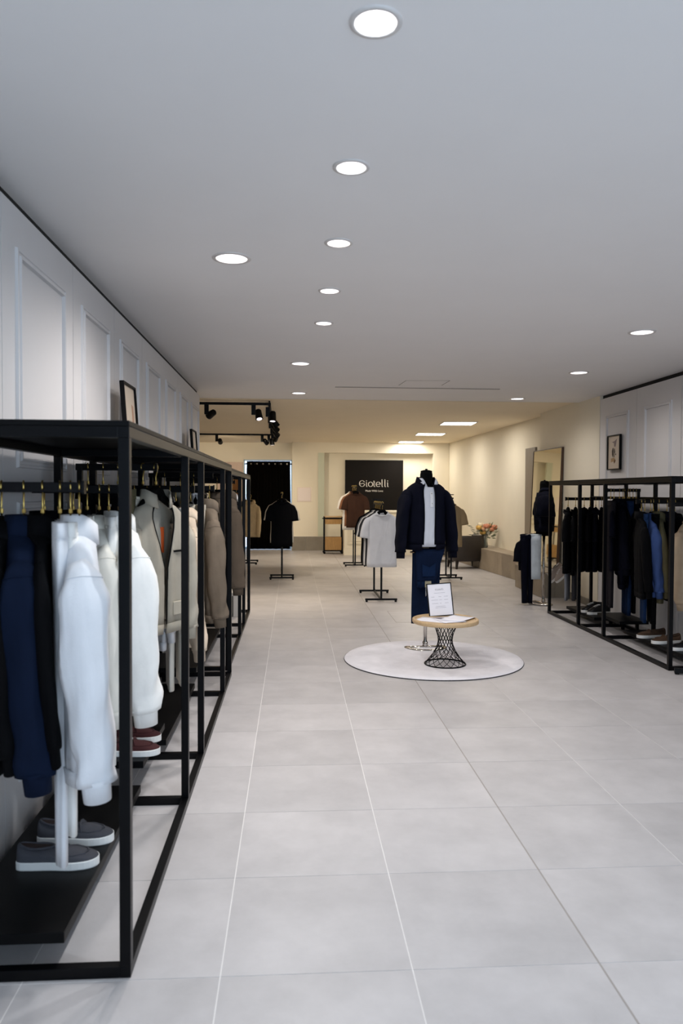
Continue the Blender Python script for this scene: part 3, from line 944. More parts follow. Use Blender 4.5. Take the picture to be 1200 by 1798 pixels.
# ---- fifth rail
Y, Z = 5.25, 1.52
hang_top('dark brown shirt nearest the wall on the fifth rail', 'dark brown shirt on the fifth rail', fabric('#3a322c'), -1.02, Y, Z, R(103), kind='shirt', collar='shirt')
hang_top('sand tee on the fifth rail near the wall', 'sand tee on the fifth rail', SAND, -.94, Y, Z, R(103), kind='tee', collar='crew', hem=False)
hang_top('taupe tee with short sleeve seen between third and fourth posts', 'taupe tee on the fifth rail', fabric('#85796b'), -.80, Y, Z, R(103), kind='tee', collar='crew', hem=False, L=.66)
hang_top('stone coloured shirt beside the tall taupe jacket', 'stone coloured shirt', STONEF, -.70, Y, Z, R(103), kind='shirt', collar='shirt', L=.78)
hang_tr('stone trousers hem showing below the taupe jacket', 'stone trousers by the taupe jacket', STONEF, -.64, Y, Z, R(102), L=.92, W=.34, T=.03)
hang_top('taupe jacket with high collar at the aisle end of fifth rail', 'taupe high-collar jacket', TAUPE, -.572, Y, Z, R(104), L=.72, sl=.68, T=.058, dn=-.13)
# ---- sixth rail, last of the long rack
Y, Z = 5.87, 1.62
hang_top('grey shirt near the wall on the sixth rail', 'grey shirt on the sixth rail', GREYL, -.98, Y, Z, R(103), kind='shirt', collar='shirt')
hang_top('light taupe shirt on the sixth rail', 'light taupe shirt on the sixth rail', TAN, -.86, Y, Z, R(103), kind='shirt', collar='shirt', L=.8)
hang_tr('folded white trousers on the sixth rail', 'folded white trousers', WHT, -.76, Y, Z, R(103), L=.78, W=.28, T=.03, folded=True)
hang_tr('folded taupe trousers on the sixth rail', 'folded taupe trousers', TAUPE, -.69, Y, Z, R(103), L=.86, W=.28, T=.03, folded=True)
# ---- far rack
hang_top('grey-brown field jacket with buttoned sleeve tab, aisle end of far rack', 'grey-brown field jacket', BROWN, -.552, 6.66, 1.60, R(103), L=.76, sl=.72, T=.066, detail=('patch',), hem=False)
hang_top('dark taupe shirt behind the field jacket', 'dark taupe shirt behind the field jacket', TAUPE, -.66, 6.66, 1.60, R(103), kind='shirt', collar='shirt', L=.9)
hang_top('brown tee near the wall on the far rack', 'brown tee on the far rack', BROWNT, -.95, 6.66, 1.60, R(103), kind='tee', collar='crew', hem=False)
hang_top('white tee on the second rail of the far rack', 'white tee on the far rack', WHT, -.80, 7.3, 1.5, R(103), kind='tee', collar='crew', hem=False)
hang_tr('brown folded trousers on the far rack', 'brown folded trousers', BROWN, -.68, 7.3, 1.5, R(103), L=.8, W=.28, T=.03, folded=True)
hang_top('white shirt whose edge shows beside the field jacket', 'white shirt on the far rack', WHT, -.645, 8.1, 1.6, R(100), kind='shirt', collar='shirt', L=.74)
hang_top('navy tee at the end of the far rack', 'navy tee at the end of the far rack', NAVY2, -.66, 8.9, 1.5, R(100), kind='tee', collar='crew', hem=False)

# ---- rack on the opposite wall (dark garments)
Y, Z = 8.75, 1.43
hang_top('first black tee at the far left end of the dark rack', 'first black tee of the dark rack', BLK, 3.245, Y, Z, R(60), kind='tee', collar='crew', hem=False, L=.72)
hang_top('second black tee from the far end of the dark rack', 'second black tee of the dark rack', BLK, 3.335, Y, Z, R(62), kind='tee', collar='crew', hem=False, L=.74)
trousers('trousers', 'mid grey trousers hem showing below the first black tees', GREYL, (3.245, Y, Z), R(60), L=.60, W=.30, T=.024, dn=-.58)
trousers('trousers', 'wide dark grey trousers above the black sneakers', GREYD, (3.335, Y, Z), R(62), L=.58, W=.33, T=.026, dn=-.60)
hang_top('black polo, third dark top from the far end', 'third dark top', BLK2, 3.44, Y, Z, R(58), kind='tee', collar='polo', hem=False, cat='polo shirt', name='polo_shirt')
hang_top('charcoal tee, fourth dark top from the far end', 'fourth dark top', fabric('#08080b'), 3.51, Y, Z, R(62), kind='tee', collar='crew', hem=False)
hang_top('dark navy polo, fifth dark top from the far end', 'fifth dark top', INNAVY, 3.58, Y, Z, R(66), kind='tee', collar='polo', hem=False, cat='polo shirt', name='polo_shirt')
hang_top('black tee nearest the wall at the dark rack far end', 'black tee nearest the wall', BLK, 3.65, Y, Z, R(70), kind='tee', collar='crew', hem=False)
Y, Z = 7.9, 1.53
hang_tr('long charcoal trousers between second and third posts of dark rack', 'long charcoal trousers', CHAR, 3.395, Y, Z, R(76), L=1.1, W=.36, T=.03)
hang_top('dark navy tee with pale sleeve edge on the raised dark rail', 'dark navy tee on the raised dark rail', INNAVY, 3.43, Y, Z, R(62), kind='tee', collar='crew', hem=False)
hang_top('long dark navy coat between the charcoal trousers and black coat', 'long dark navy coat', INNAVY, 3.515, Y - .03, Z, R(68), kind='coat', collar='shirt', L=.84, T=.04)
hang_top('blackish navy jacket beside the charcoal trousers', 'blackish navy jacket', INNAVY, 3.49, Y, Z, R(72), L=.7)
hang_top('long black coat in the middle of the dark rack', 'long black coat', BLK, 3.545, Y, Z, R(76), kind='coat', collar='shirt', L=.82)
hang_top('black jacket right of the long black coat', 'black jacket right of the coat', BLK2, 3.605, Y, Z, R(78), L=.74)
hang_top('black padded coat last on the raised dark rail', 'black padded coat', BLK2, 3.675, Y, Z, R(70), kind='coat', collar='stand', L=.80, T=.038)
hang_tr('blue jeans hem showing below the long black coat', 'blue jeans below the coat', DENIM, 3.575, Y - .02, Z, R(78), L=1.18, W=.36, T=.036)
hang_tr('black jeans beside the blue jeans hem', 'black jeans beside the blue jeans', BLK2, 3.64, Y, Z, R(78), L=1.16, W=.36, T=.03)
Y, Z = 6.95, 1.42
hang_top('black coat just left of the sky blue shirt', 'black coat left of the blue shirt', BLK, 3.285, Y, Z, R(74), L=.70, T=.04)
hang_top('sky blue denim shirt on the dark rack', 'sky blue denim shirt', SKYB, 3.375, Y, Z, R(76), kind='shirt', collar='shirt', L=.73, hem=False, T=.045)
hang_tr('black trousers hanging below the sky blue shirt', 'black trousers below the blue shirt', BLK, 3.40, Y, Z, R(74), L=1.0, W=.34, T=.035)
hang_tr('mid blue jeans left of the black trousers', 'mid blue jeans', DENIM, 3.32, Y + .005, Z, R(72), L=.99, W=.3, T=.026)
hang_top('olive jacket right of the sky blue shirt', 'olive jacket', OLIVE, 3.455, Y, Z, R(72), L=.74, T=.038)
hang_top('dark navy jacket behind the olive jacket', 'dark navy jacket behind the olive one', NAVY2, 3.535, Y, Z, R(74), L=.72)
hang_top('black shirt nearest the wall beside the olive jacket', 'black shirt nearest the wall', BLK, 3.61, Y, Z, R(90), kind='shirt', collar='shirt')
Y, Z = 6.52, 1.40
hang_top('beige tweed blazer cut by the picture edge', 'beige tweed blazer', BLAZ, 3.56, Y, Z, R(30), kind='blazer', collar='lapel', L=.72, sl=.66, gap=.12, hem=False, T=.075, detail=('hip_pocket',))
hang_tr('black trousers below the beige tweed blazer', 'black trousers below the blazer', BLK, 3.58, Y + .005, Z, R(60), L=1.04, W=.36, T=.05)


# ------------------------------------------------------------------ shoes
def shoe(name, label, cat, pos, rotz, m, sole=SOLEW, L=.29, W=.10, H=.085, style='loafer', pitch=0.0, group=None, tilt=0.0):
    """toe along local +x, heel at x = 0; sole bottom at z = 0"""
    t = thing(name, label, cat, pos, rotz, group)
    t.rotation_euler = (tilt, pitch, rotz)
    def hw(u):
        return W / 2 * (0.62 + 0.16 * math.sin(min(1, u * 3) * PI / 2)) * (1 + .34 * math.exp(-((u - .7) / .22) ** 2)) * math.sqrt(max(0.0, 1 - max(0, (u - .82) / .18) ** 2.4)) * math.sqrt(max(0, 1 - max(0, (.07 - u) / .07) ** 2) * .6 + .4)
    us = [0, .02, .06, .12, .2, .3, .4, .5, .6, .7, .78, .85, .91, .955, .985, 1.0]
    st = .030
    mb = MB()
    rings = []
    for u in us:
        w = max(hw(u), .004) * 1.06
        x = u * L
        rings.append([(x, -w, .004), (x, -w * .94, 0), (x, w * .94, 0), (x, w, .004), (x, w * 1.0, st * .9), (x, w * .95, st), (x, -w * .95, st), (x, -w, st * .9)])
    mb.loft(rings, True, True, True).build('sole', sole, t, smooth=False, bevel=0.0)
    top = lambda u: (.78 + .22 * math.exp(-((u - .0) / .12) ** 2) if u < .2 else .78 * (1 - max(0, (u - .5) / .62) ** 1.6)) * H if style == 'loafer' else ((1.0 if u < .2 else 1.08 - .1 * u if u < .55 else 1.02 * (1 - max(0, (u - .5) / .62) ** 1.35))) * H
    rings = []
    for u in us:
        w = max(hw(u), .004)
        h = max(top(u) - st * .3, .018) * (1 if u < .97 else .75)
        x = u * L * .985 + .002
        rings.append([(x, w * math.cos(a) * (1 if math.sin(a) < .5 else .92), st * .85 + h * .78 * spow(math.sin(a), .7)) for a in [PI * q / 12 for q in range(13)]])
    MB().loft(rings, False, True, True).build('upper', m, t, smooth=True)
    # opening
    op = MB()
    ol = []
    for q in range(20):
        a = 2 * PI * q / 20
        u = .24 + .21 * math.cos(a)
        ol.append((u * L, hw(.25) * .62 * math.sin(a), st * .85 + (top(u) - st * .3) * .78 + .003))
    op.tube(ol + [ol[0]], .0045, 6)
    op.build('collar', m, t, smooth=True)
    MB().add([(x, y, z - .0012) for x, y, z in ol], [tuple(range(20))]).build('lining', BLKLEATHER if style != 'loafer' else mat('lining', '#2a1c18', .8), t)
    zt = lambda u: st * .85 + (top(u) - st * .3) * .78
    if style == 'loafer':
        MB().tube([(.60 * L, -hw(.6) * .8, zt(.6) * .72), (.57 * L, -hw(.57) * .4, zt(.57) + .002), (.56 * L, 0, zt(.56) + .005), (.57 * L, hw(.57) * .4, zt(.57) + .002), (.60 * L, hw(.6) * .8, zt(.6) * .72)], [(.009, .003)] * 5, 8, ref=(1, 0, 0)).build('saddle_strap', m, t, smooth=True)
        apron = [(.52 * L, -hw(.5) * .86, zt(.52) * .76), (.7 * L, -hw(.7) * .82, zt(.7) * .83), (.84 * L, -hw(.84) * .5, zt(.84) * .98), (.875 * L, 0, zt(.87) + .004), (.84 * L, hw(.84) * .5, zt(.84) * .98), (.7 * L, hw(.7) * .82, zt(.7) * .83), (.52 * L, hw(.5) * .86, zt(.52) * .76)]
        MB().tube(apron, .003, 6).build('apron_seam', m, t, smooth=True)
    else:
        for q in range(5):
            u = .47 + q * .055
            MB().tube([(u * L, -hw(u) * .42, zt(u) - .002), (u * L + .004, 0, zt(u) + .005), (u * L, hw(u) * .42, zt(u) - .002)], .0035, 6, ref=(1, 0, 0)).build('lace', SOLEW if style == 'sneaker' else BLKLEATHER, t, smooth=True)
    return t


GS = 'shoes displayed on the racks'
shoe('loafer', 'front dark grey suede loafer with white sole on the black board', 'shoe', (-1.0, 2.80, .125), R(3), SUEDEG, group=GS)
shoe('loafer', 'rear dark grey suede loafer with white sole behind the front one', 'shoe', (-.99, 3.0, .125), R(0), SUEDEG, group=GS)
shoe('loafer', 'front burgundy suede loafer with white sole beside the front post', 'shoe', (-.935, 3.72, .215), R(2), SUEDER, group=GS)
shoe('loafer', 'rear burgundy suede loafer half hidden behind the front one', 'shoe', (-.965, 3.93, .215), R(0), SUEDER, group=GS)
shoe('derby_shoe', 'front glossy oxblood lace-up shoe deep inside the rack', 'shoe', (-.99, 7.95, .2), R(6), OXBLOOD, sole=BLKLEATHER, style='derby', H=.10, group=GS)
shoe('derby_shoe', 'rear glossy oxblood lace-up shoe deep inside the rack', 'shoe', (-1.01, 8.2, .2), R(2), OXBLOOD, sole=BLKLEATHER, style='derby', H=.10, group=GS)
shoe('sneaker', 'left black sneaker with white sole under the dark grey trousers', 'shoe', (3.66, 8.72, .10), R(196), BLKLEATHER, style='sneaker', H=.11, group=GS)
shoe('sneaker', 'right black sneaker with white sole under the dark grey trousers', 'shoe', (3.68, 8.55, .10), R(190), BLKLEATHER, style='sneaker', H=.11, group=GS)
shoe('slip_on', 'rear brown suede slip-on with white sole on the dark rack board', 'shoe', (3.62, 7.12, .10), R(184), SUEDEB, group=GS)
shoe('slip_on', 'front brown suede slip-on with white sole beside the near post', 'shoe', (3.63, 6.85, .10), R(186), SUEDEB, group=GS)
shoe('slip_on', 'dark slip-on with white sole below the beige blazer', 'shoe', (3.66, 6.55, .10), R(186), BLKLEATHER, group=GS)


# ------------------------------------------------------------------ T-stands with tees
def tee_stand(label, x, y0, y1, zr, w=.43, sign=False):
    t = thing('garment_stand', label, 'garment stand', (x, y0, 0), 0, 'freestanding garment stands')
    d = y1 - y0
    for yy_ in (0, d):
        MB().bar((-w / 2, yy_, .035), (w / 2, yy_, .035), .026, .026).build('foot_bar', BLACK, t, bevel=.002)
        for s in (-1, 1):
            MB().lathe([(.016, 0), (.016, .022)], 10, s * (w / 2 - .02), yy_, True, True).build('glide', BLACK, t)
        MB().bar((0, yy_, .048), (0, yy_, zr), .026).build('post', BLACK, t, bevel=.002)
    MB().bar((0, .013, .035), (0, d - .013, .035), .022).build('base_bar', BLACK, t)
    MB().bar((0, -.12, zr - .0), (0, d + .05, zr - .0), .02, .026).build('rail', BLACK, t)
    if sign:
        MB().bar((0, d * .5, zr + .013), (0, d * .5, zr + .055), .01).build('sign_stem', BLACK, t)
        MB().bar((-.085, d * .5, zr + .06), (.085, d * .5, zr + .06), .012, .016).build('sign_holder', BLACK, t)
    return t


def stand_tee(label, short, m, x, y, z, **kw):
    hanger(BH + short, (x, y, z + .013), 0, wide=.28, drop=.11, group='hangers on the freestanding garment stands')
    p = dict(W=.45, L=.72, T=.036, kind='tee', collar='crew', hem=False, dn=-.125)
    p.update(kw)
    return top_garment('tee_shirt', label, 't-shirt', m, (x, y, z + .013), 0, **p)


tee_stand('black garment stand in front of the dark curtain', -.185, 12.91, 13.33, 1.46, .42)
stand_tee('black tee facing forward in front of the dark curtain', 'black tee by the curtain', fabric('#05060b'), -.185, 12.86, 1.46, L=.78, W=.41)
stand_tee('white tee peeking out behind the black tee', 'white tee behind the black tee', CREAMF, -.185, 12.98, 1.46, L=.72, W=.44, sleeve_out=.012)
stand_tee('grey-brown tee last on the stand by the curtain', 'grey-brown tee by the curtain', TAUPE, -.185, 13.12, 1.46, L=.72, W=.44)
tee_stand('black garment stand holding the white tee in the shop middle', 1.21, 10.26, 11.18, 1.335, .44, True)
ws = [('white tee at the front of the middle stand', WHT), ('dark grey tee second on the middle stand', GREYD), ('off-white tee third on the middle stand', CREAM2), ('light grey tee fourth on the middle stand', GREYL), ('black tee fifth on the middle stand, sleeve hanging low', BLK), ('black tee last on the middle stand', BLK2)]
for i, (l, m_) in enumerate(ws):
    stand_tee(l, l, m_, 1.21 - (.015 if i else 0), 10.20 + .15 * i, 1.335, L=.74, W=.45)
tee_stand('black garment stand holding the brown tee before the sign', 1.255, 15.14, 15.62, 1.60, .42)
stand_tee('dark brown tee hanging before the dark sign board', 'dark brown tee', BROWNT, 1.255, 15.08, 1.60, L=.70, W=.42)
stand_tee('terracotta tee peeking behind the dark brown tee', 'terracotta tee', fabric('#8a6047'), 1.235, 15.24, 1.60, L=.68, W=.43, sleeve_out=.01)
stand_tee('cream tee last on the stand with the brown tee', 'cream tee', CREAM2, 1.215, 15.40, 1.60, L=.76, W=.45, sleeve_out=.015)
tee_stand('black garment stand half hidden behind the navy jacket', 2.715, 12.83, 13.26, 1.40, .40, True)
stand_tee('beige tee half hidden behind the navy bomber jacket', 'beige tee', fabric('#9d8a6c', .06), 2.70, 12.78, 1.40, L=.72, W=.43)
stand_tee('pale tee behind the beige tee', 'pale tee', CREAMF, 2.70, 12.92, 1.40, L=.70, W=.42)
# low rail seen behind the end of the far rack
t = tee_stand('distant black garment stand behind the far rack end', -.93, 15.6, 16.2, 1.40, .4)
stand_tee('light beige shirt showing past the far rack end', 'light beige shirt', fabric('#d8c29a'), -.86, 15.56, 1.40, kind='shirt', collar='shirt', L=.72, W=.34, sl=.6)
stand_tee('navy tee behind the light beige shirt', 'navy tee far away', NAVY2, -.97, 15.72, 1.40, W=.44)


# ------------------------------------------------------------------ mannequins
def mannequin(label, x, y, rot, top, base_r=.185, arm=True, wood=True):
    t = thing('mannequin_stand', label, 'mannequin', (x, y, 0), rot, 'bust mannequins on chrome stands')
    dz = top - 1.71
    rings = [ering(a, b, z + dz, e=.9) for z, a, b in ((.98, .13, .085), (1.1, .135, .09), (1.25, .15, .10), (1.4, .165, .10), (1.49, .155, .09), (1.535, .10, .07), (1.56, .066, .064), (1.60, .060, .061), (1.675, .058, .060), (1.70, .053, .056))]
    MB().loft(rings, True, True, True).build('torso', MANNEQ, t, smooth=True)
    MB().lathe([(.055, 1.698 + dz), (.056, 1.708 + dz), (.03, 1.716 + dz), (.012, 1.718 + dz), (.011, 1.728 + dz)], 20, 0, 0, True, True).build('neck_cap', MANNEQ, t, smooth=True)
    MB().tube([(0, 0, .03), (0, 0, 1.0 + dz)], .019, 14).build('pole', CHROME, t, smooth=True)
    MB().tube([(0, 0, .025), (0, 0, .065)], .026, 14).build('pole_foot', CHROME, t, smooth=True)
    pts = [(base_r * math.cos(a), .0 + base_r * .95 * math.sin(a), .016) for a in [PI + PI * q / 16 for q in range(17)]]
    MB().tube(pts, [(.022, .0125)] * 17, 10, ref=(0, 0, 1)).build('base_ring', CHROME, t, smooth=True)
    MB().tube([(-base_r, 0, .016), (base_r, 0, .016)], [(.022, .0125)] * 2, 10, ref=(0, 0, 1)).build('base_bar', CHROME, t, smooth=True)
    if wood:
        MB().box(-.028, .028, -.022, .022, .955 + dz, 1.0 + dz).build('wooden_block', OAK, t, bevel=.004)
    return t


mx, my = 1.272, 7.17
mannequin('black bust mannequin on a chrome pole wearing the navy bomber', mx, my, R(4), 1.705)
man1 = bpy.data.objects['mannequin_stand']
MB().tube([(-.16, -.03, .93), (0, -.03, .93), (.17, -.03, .93)], .009, 8).build('trouser_bar', CHROME, man1)
top_garment('polo_shirt', 'white buttoned polo under the open navy bomber', 'polo shirt', fabric('#d3d6de', .04), (mx + .01, my, 1.60), R(14), kind='worn_shirt', W=.39, L=.615, T=.105, collar='polo', hem=False, dn=0, on_body=True, vneck=True, detail=())
pol = bpy.data.objects['polo_shirt.002'] if 'polo_shirt.002' in bpy.data.objects else None
pol = [o for o in bpy.data.objects if o.get('label') == 'white buttoned polo under the open navy bomber'][0]
MB().tube([(0, -.092, -.10), (0, -.112, -.15), (0, -.118, -.24)], [(.018, .005)] * 3, 8).build('placket', fabric('#dfe0e4', .03), pol)
for q in range(3):
    MB().sphere((0, -.103 - .012 * min(q, 1) - .004 * (q > 1), -.115 - .045 * q), .006, .003, .006, 8, 4).build('button', CHROME, pol, smooth=True)
bomb = top_garment('bomber_jacket', 'open dark navy bomber jacket worn by the centre mannequin', 'jacket', INNAVY, (mx - .005, my, 1.605), R(9), W=.445, L=.60, T=.118, sl=.615, gap=.29, dn=0, on_body=True, sleeve_out=.05, detail=('zip',), m2=None)
# jeans folded over the bar
jn = thing('jeans', 'dark blue jeans folded over the bar below the bomber', 'jeans', (mx + .005, my - .03, .945), R(3))
mb = MB()
def slab(x0t, x1t, x0b, x1b, yc, z0, z1, th=.022, seg=9):
    rr = []
    for i in range(seg):
        u = i / (seg - 1)
        a, b = x0t + (x0b - x0t) * u, x1t + (x1b - x1t) * u
        row = []
        for q in range(20):
            t_ = 2 * PI * q / 20
            row.append(((a + b) / 2 + (b - a) / 2 * spow(math.cos(t_), .45), yc + th * spow(math.sin(t_), .75) * (1 + .12 * math.sin(3 * t_ + 5 * u)) + .004 * math.sin(6 * u + t_), z0 + (z1 - z0) * u))
        rr.append(row)
    return MB().loft(rr, True, True, True)
slab(-.135, .15, -.142, .115, .028, .012, -.70).build('rear_leg', DENIMD, jn, smooth=True)
slab(-.12, .165, -.105, .07, -.030, .0, -.31).build('seat', DENIMD, jn, smooth=True)
rr = []
for q in range(9):
    a = PI * q / 8
    rr.append([(x, .052 * math.cos(a) - .001, .0 + .022 * math.sin(a)) for x in (-.13, -.05, .05, .16)] + [(x, .02 * math.cos(a), .004 * math.sin(a)) for x in (.16, .05, -.05, -.13)])
MB().loft(rr, True, True, True).build('top_fold', DENIMD, jn, smooth=True)
MB().prism([(-.058, -.125), (.012, -.155), (.075, -.115), (.07, -.24), (-.052, -.245)], -.004, .004).xf(Matrix.Translation((0, -.056, 0)) @ Matrix.Rotation(PI / 2, 4, 'X')).build('back_pocket', fabric('#10223f', .2), jn, bevel=.002)
slab(-.105, .07, -.10, .06, -.034, -.29, -.345, .026, 3).build('waistband', fabric('#0d1e39', .2), jn, smooth=True)
MB().box(-.03, .03, -.066, -.058, -.345, -.285).build('leather_label', fabric('#a59f86', .08), jn, bevel=.002)
for x in (-.07, .05):
    MB().box(x - .006, x + .006, -.066, -.058, -.35, -.275).build('belt_loop', DENIMD, jn)
for i in range(3):
    MB().box(.0 + i * .016, .03 + i * .016, -.062, -.056, -.37 - .022 * i, -.335 - .022 * i).build('belt_end', fabric('#8e8a78', .1), jn)

m2x, m2y = 3.375, 9.98
mannequin('black bust mannequin in a navy polo beside the dark rack end', m2x, m2y, R(-74), 1.655, wood=False)
top_garment('polo_shirt', 'navy polo worn by the mannequin before the leaning mirror', 'polo shirt', INNAVY, (m2x, m2y, 1.535), R(-104), kind='tee', W=.44, L=.55, T=.125, collar='polo', hem=False, dn=0, on_body=True)
man2 = [o for o in bpy.data.objects if o.get('label', '').startswith('black bust mannequin in a navy')][0]
MB().tube([(0, 0, .955), (0, -.20, .95), (0, -.30, .93)], .009, 8).build('trouser_bar', CHROME, man2, smooth=True)
MB().tube([(0, 0, .42), (.05, .08, .40), (.09, .17, .37)], .009, 8).build('shoe_arm', CHROME, man2, smooth=True)
trousers('trousers', 'pale washed jeans folded on the stand below the navy polo', fabric('#c9d1d6', .12), (3.235, 9.88, 1.08), R(-10), L=.58, W=.14, T=.035, folded=True)
trousers('trousers', 'dark navy trousers hanging low beside the pale washed jeans', INNAVY, (3.13, 9.92, 1.05), R(10), L=.88, W=.19, T=.05)
top_garment('tee_shirt', 'dark navy tee draped low, left of the pale washed jeans', 't-shirt', NAVY2, (3.13, 9.98, 1.0), R(10), kind='tee', W=.22, L=.4, T=.05, collar='crew', hem=False, dn=-.08)
shoe('sneaker', 'front taupe canvas sneaker tilted toe-down on the stand arm', 'shoe', (3.70, 9.80, .50), R(184), CANVASG, style='sneaker', H=.115, W=.105, pitch=R(42), group=GS)
shoe('sneaker', 'rear taupe canvas sneaker tilted toe-down on the stand arm', 'shoe', (3.645, 9.93, .49), R(188), CANVASG, style='sneaker', H=.115, W=.105, pitch=R(44), group=GS)


# ------------------------------------------------------------------ rug and round table
rug = thing('round_rug', 'round pale grey pile rug under the small table', 'rug', (1.26, 6.705, 0))
RR_ = .795
MB().lathe([(RR_, .0), (RR_ + .004, .004), (RR_ + .002, .009)], 96, cap0=True).build('rug_edge', RUGE, rug, smooth=True)
MB().lathe([(RR_ + .001, .008), (RR_ - .006, .014), (RR_ - .1, .0155), (.3, .0155)], 96, cap1=True).build('pile', RUGM, rug, smooth=True)
RZ = .0155
tb = thing('side_table', 'small round oak side table on a black wire lattice base', 'table', (1.318, 6.44, RZ))
TR = .285
tz = .405 - RZ
MB().lathe([(TR - .02, tz - .030), (TR - .004, tz - .028), (TR, tz - .022), (TR, tz + .002), (TR - .004, tz + .006), (TR - .026, tz + .006), (TR - .028, tz)], 64, cap0=True).build('rim', OAK, tb, smooth=True, bevel=0)
MB().lathe([(TR - .029, tz - .004), (TR - .029, tz)], 64, cap1=True).build('tabletop', OAK, tb)
ring = lambda r, z, n=40: [(r * math.cos(2 * PI * k / n), r * math.sin(2 * PI * k / n), z) for k in range(n + 1)]
MB().tube(ring(.176, .006), .006, 6, ref=(0, 0, 1)).build('base_ring', BLACK, tb, smooth=True)
MB().tube(ring(.11, tz - .034), .005, 6, ref=(0, 0, 1)).build('top_ring', BLACK, tb, smooth=True)
NW = 16
def lattice_r(u):
    return .061 + .113 * ((.58 - u) / .58) ** 1.7 if u < .58 else .061 + .049 * ((u - .58) / .42) ** 1.7
for s in (-1, 1):
    for k in range(NW):
        pts = []
        for i in range(13):
            u = i / 12
            a = 2 * PI * (k + .25) / NW + s * R(128) * (u ** .9)
            pts.append((lattice_r(u) * math.cos(a), lattice_r(u) * math.sin(a), .008 + (tz - .042) * u))
        MB().tube(pts, .0026, 5).build('lattice_wire', BLACK, tb, smooth=True)
TT = .405 + .0005


def price_bars(parent):
    mb = MB()
    for y, segs in ((.083, ((-.05, .05),)), (.05, ((-.078, -.05), (-.012, .012), (.035, .075))), (.022, ((-.078, -.02), (-.008, .016), (.035, .075))), (-.008, ((-.075, -.02), (-.006, .014), (.04, .075))), (-.035, ((-.045, .04),)), (-.047, ((-.05, .052),))):
        for a, b in segs:
            x = a
            while x < b - .003:
                w = min(.005 + .004 * ((x * 977) % 1), b - x)
                mb.box(x, x + w, y - .0012, y + .0014, 0, .0006)
                x += w + .0022
    return mb


ps = thing('price_stand', 'white price list in a slim black frame standing on the table', 'sign', (1.318, 6.60, TT), R(-2))
ps.rotation_euler = (R(-12), R(-3.5), R(2))
W2, H2 = .112, .292
MB().box(-W2 + .006, W2 - .006, -.002, .004, .006, H2 - .006).build('sheet', PAPER, ps)
mb = MB()
for a in ((-W2, W2, .0, .008), (-W2, W2, H2 - .008, H2)):
    mb.box(a[0], a[1], -.006, .008, a[2], a[3])
for a in (-W2, W2 - .008):
    mb.box(a, a + .008, -.006, .008, .008, H2 - .008)
mb.build('sign_frame', FRAMEB, ps, bevel=.001)
MB().bar((0, .012, .19), (0, .075, .012), .05, .004).build('prop_leg', FRAMEB, ps)


# lettering of the shop name: strokes on a plane, x to the right, y up, unit = 1/100 of the traced size
def ribbon(mb, pts, w, d=1.0):
    pts = [Vector((p[0], p[1], 0)) for p in pts]
    n = len(pts)
    L_, R_ = [], []
    for i, p in enumerate(pts):
        t = (pts[min(i + 1, n - 1)] - pts[max(i - 1, 0)]).normalized()
        q = Vector((-t.y, t.x, 0))
        ww = (w[i] if isinstance(w, list) else w) / 2
        L_.append(p + q * ww)
        R_.append(p - q * ww)
    rings = [[l, r, r + Vector((0, 0, d)), l + Vector((0, 0, d))] for l, r in zip(L_, R_)]
    mb.loft(rings, True, True, True)


def arc(cx, cy, rx, ry, a0, a1, n=22):
    return [(cx + rx * math.cos(R(a0 + (a1 - a0) * i / n)), cy + ry * math.sin(R(a0 + (a1 - a0) * i / n))) for i in range(n + 1)]


def logo_letters(d):
    out = []
    m_ = MB()
    ribbon(m_, arc(75, 82, 66, 74, 28, 350), [6 + 9 * abs(math.cos(R(28 + 322 * i / 22))) for i in range(23)], d)
    ribbon(m_, [(10, 112), (22, 86), (40, 72), (62, 76), (84, 86), (106, 86), (128, 70), (140, 68)], [5, 8, 10, 11, 11, 10, 10, 13], d)
    out.append(('G', m_))
    def stem(x, h, foot=True, w=15):
        q = MB()
        ribbon(q, [(x - 14, h - 8), (x, h)], [4, 9], d)
        ribbon(q, [(x, h), (x, 22), (x + 5, 10), (x + 16, 5), (x + 27, 9)], [w, w, w - 2, 9, 4], d)
        return q
    q = stem(185, 112)
    q.add([(173, 150, 0), (185, 136, 0), (197, 150, 0), (185, 164, 0), (173, 150, d), (185, 136, d), (197, 150, d), (185, 164, d)], [(0, 3, 2, 1), (4, 5, 6, 7), (0, 1, 5, 4), (1, 2, 6, 5), (2, 3, 7, 6), (3, 0, 4, 7)])
    out.append(('i', q))
    q = MB()
    ribbon(q, arc(285, 64, 54, 57, 0, 360, 30), [7 + 9 * abs(math.cos(R(12 * i))) for i in range(31)], d)
    out.append(('o', q))
    q = MB()
    ribbon(q, [(352, 140), (372, 150)], [4, 9], d)
    ribbon(q, [(372, 150), (372, 26), (378, 11), (392, 5), (406, 10)], [15, 15, 13, 9, 4], d)
    ribbon(q, [(372, 112), (404, 118)], [9, 6], d)
    out.append(('t', q))
    q = MB()
    ribbon(q, arc(478, 64, 54, 57, 0, 318, 26), [7 + 9 * abs(math.cos(R(12.2 * i))) for i in range(27)], d)
    ribbon(q, [(428, 52), (455, 62), (500, 68), (532, 64)], [6, 9, 9, 13], d)
    out.append(('e', q))
    out.append(('l', stem(572, 184)))
    out.append(('l', stem(645, 184)))
    q = stem(712, 112)
    q.add([(700, 150, 0), (712, 136, 0), (724, 150, 0), (712, 164, 0), (700, 150, d), (712, 136, d), (724, 150, d), (712, 164, d)], [(0, 3, 2, 1), (4, 5, 6, 7), (0, 1, 5, 4), (1, 2, 6, 5), (2, 3, 7, 6), (3, 0, 4, 7)])
    out.append(('i', q))
    return out


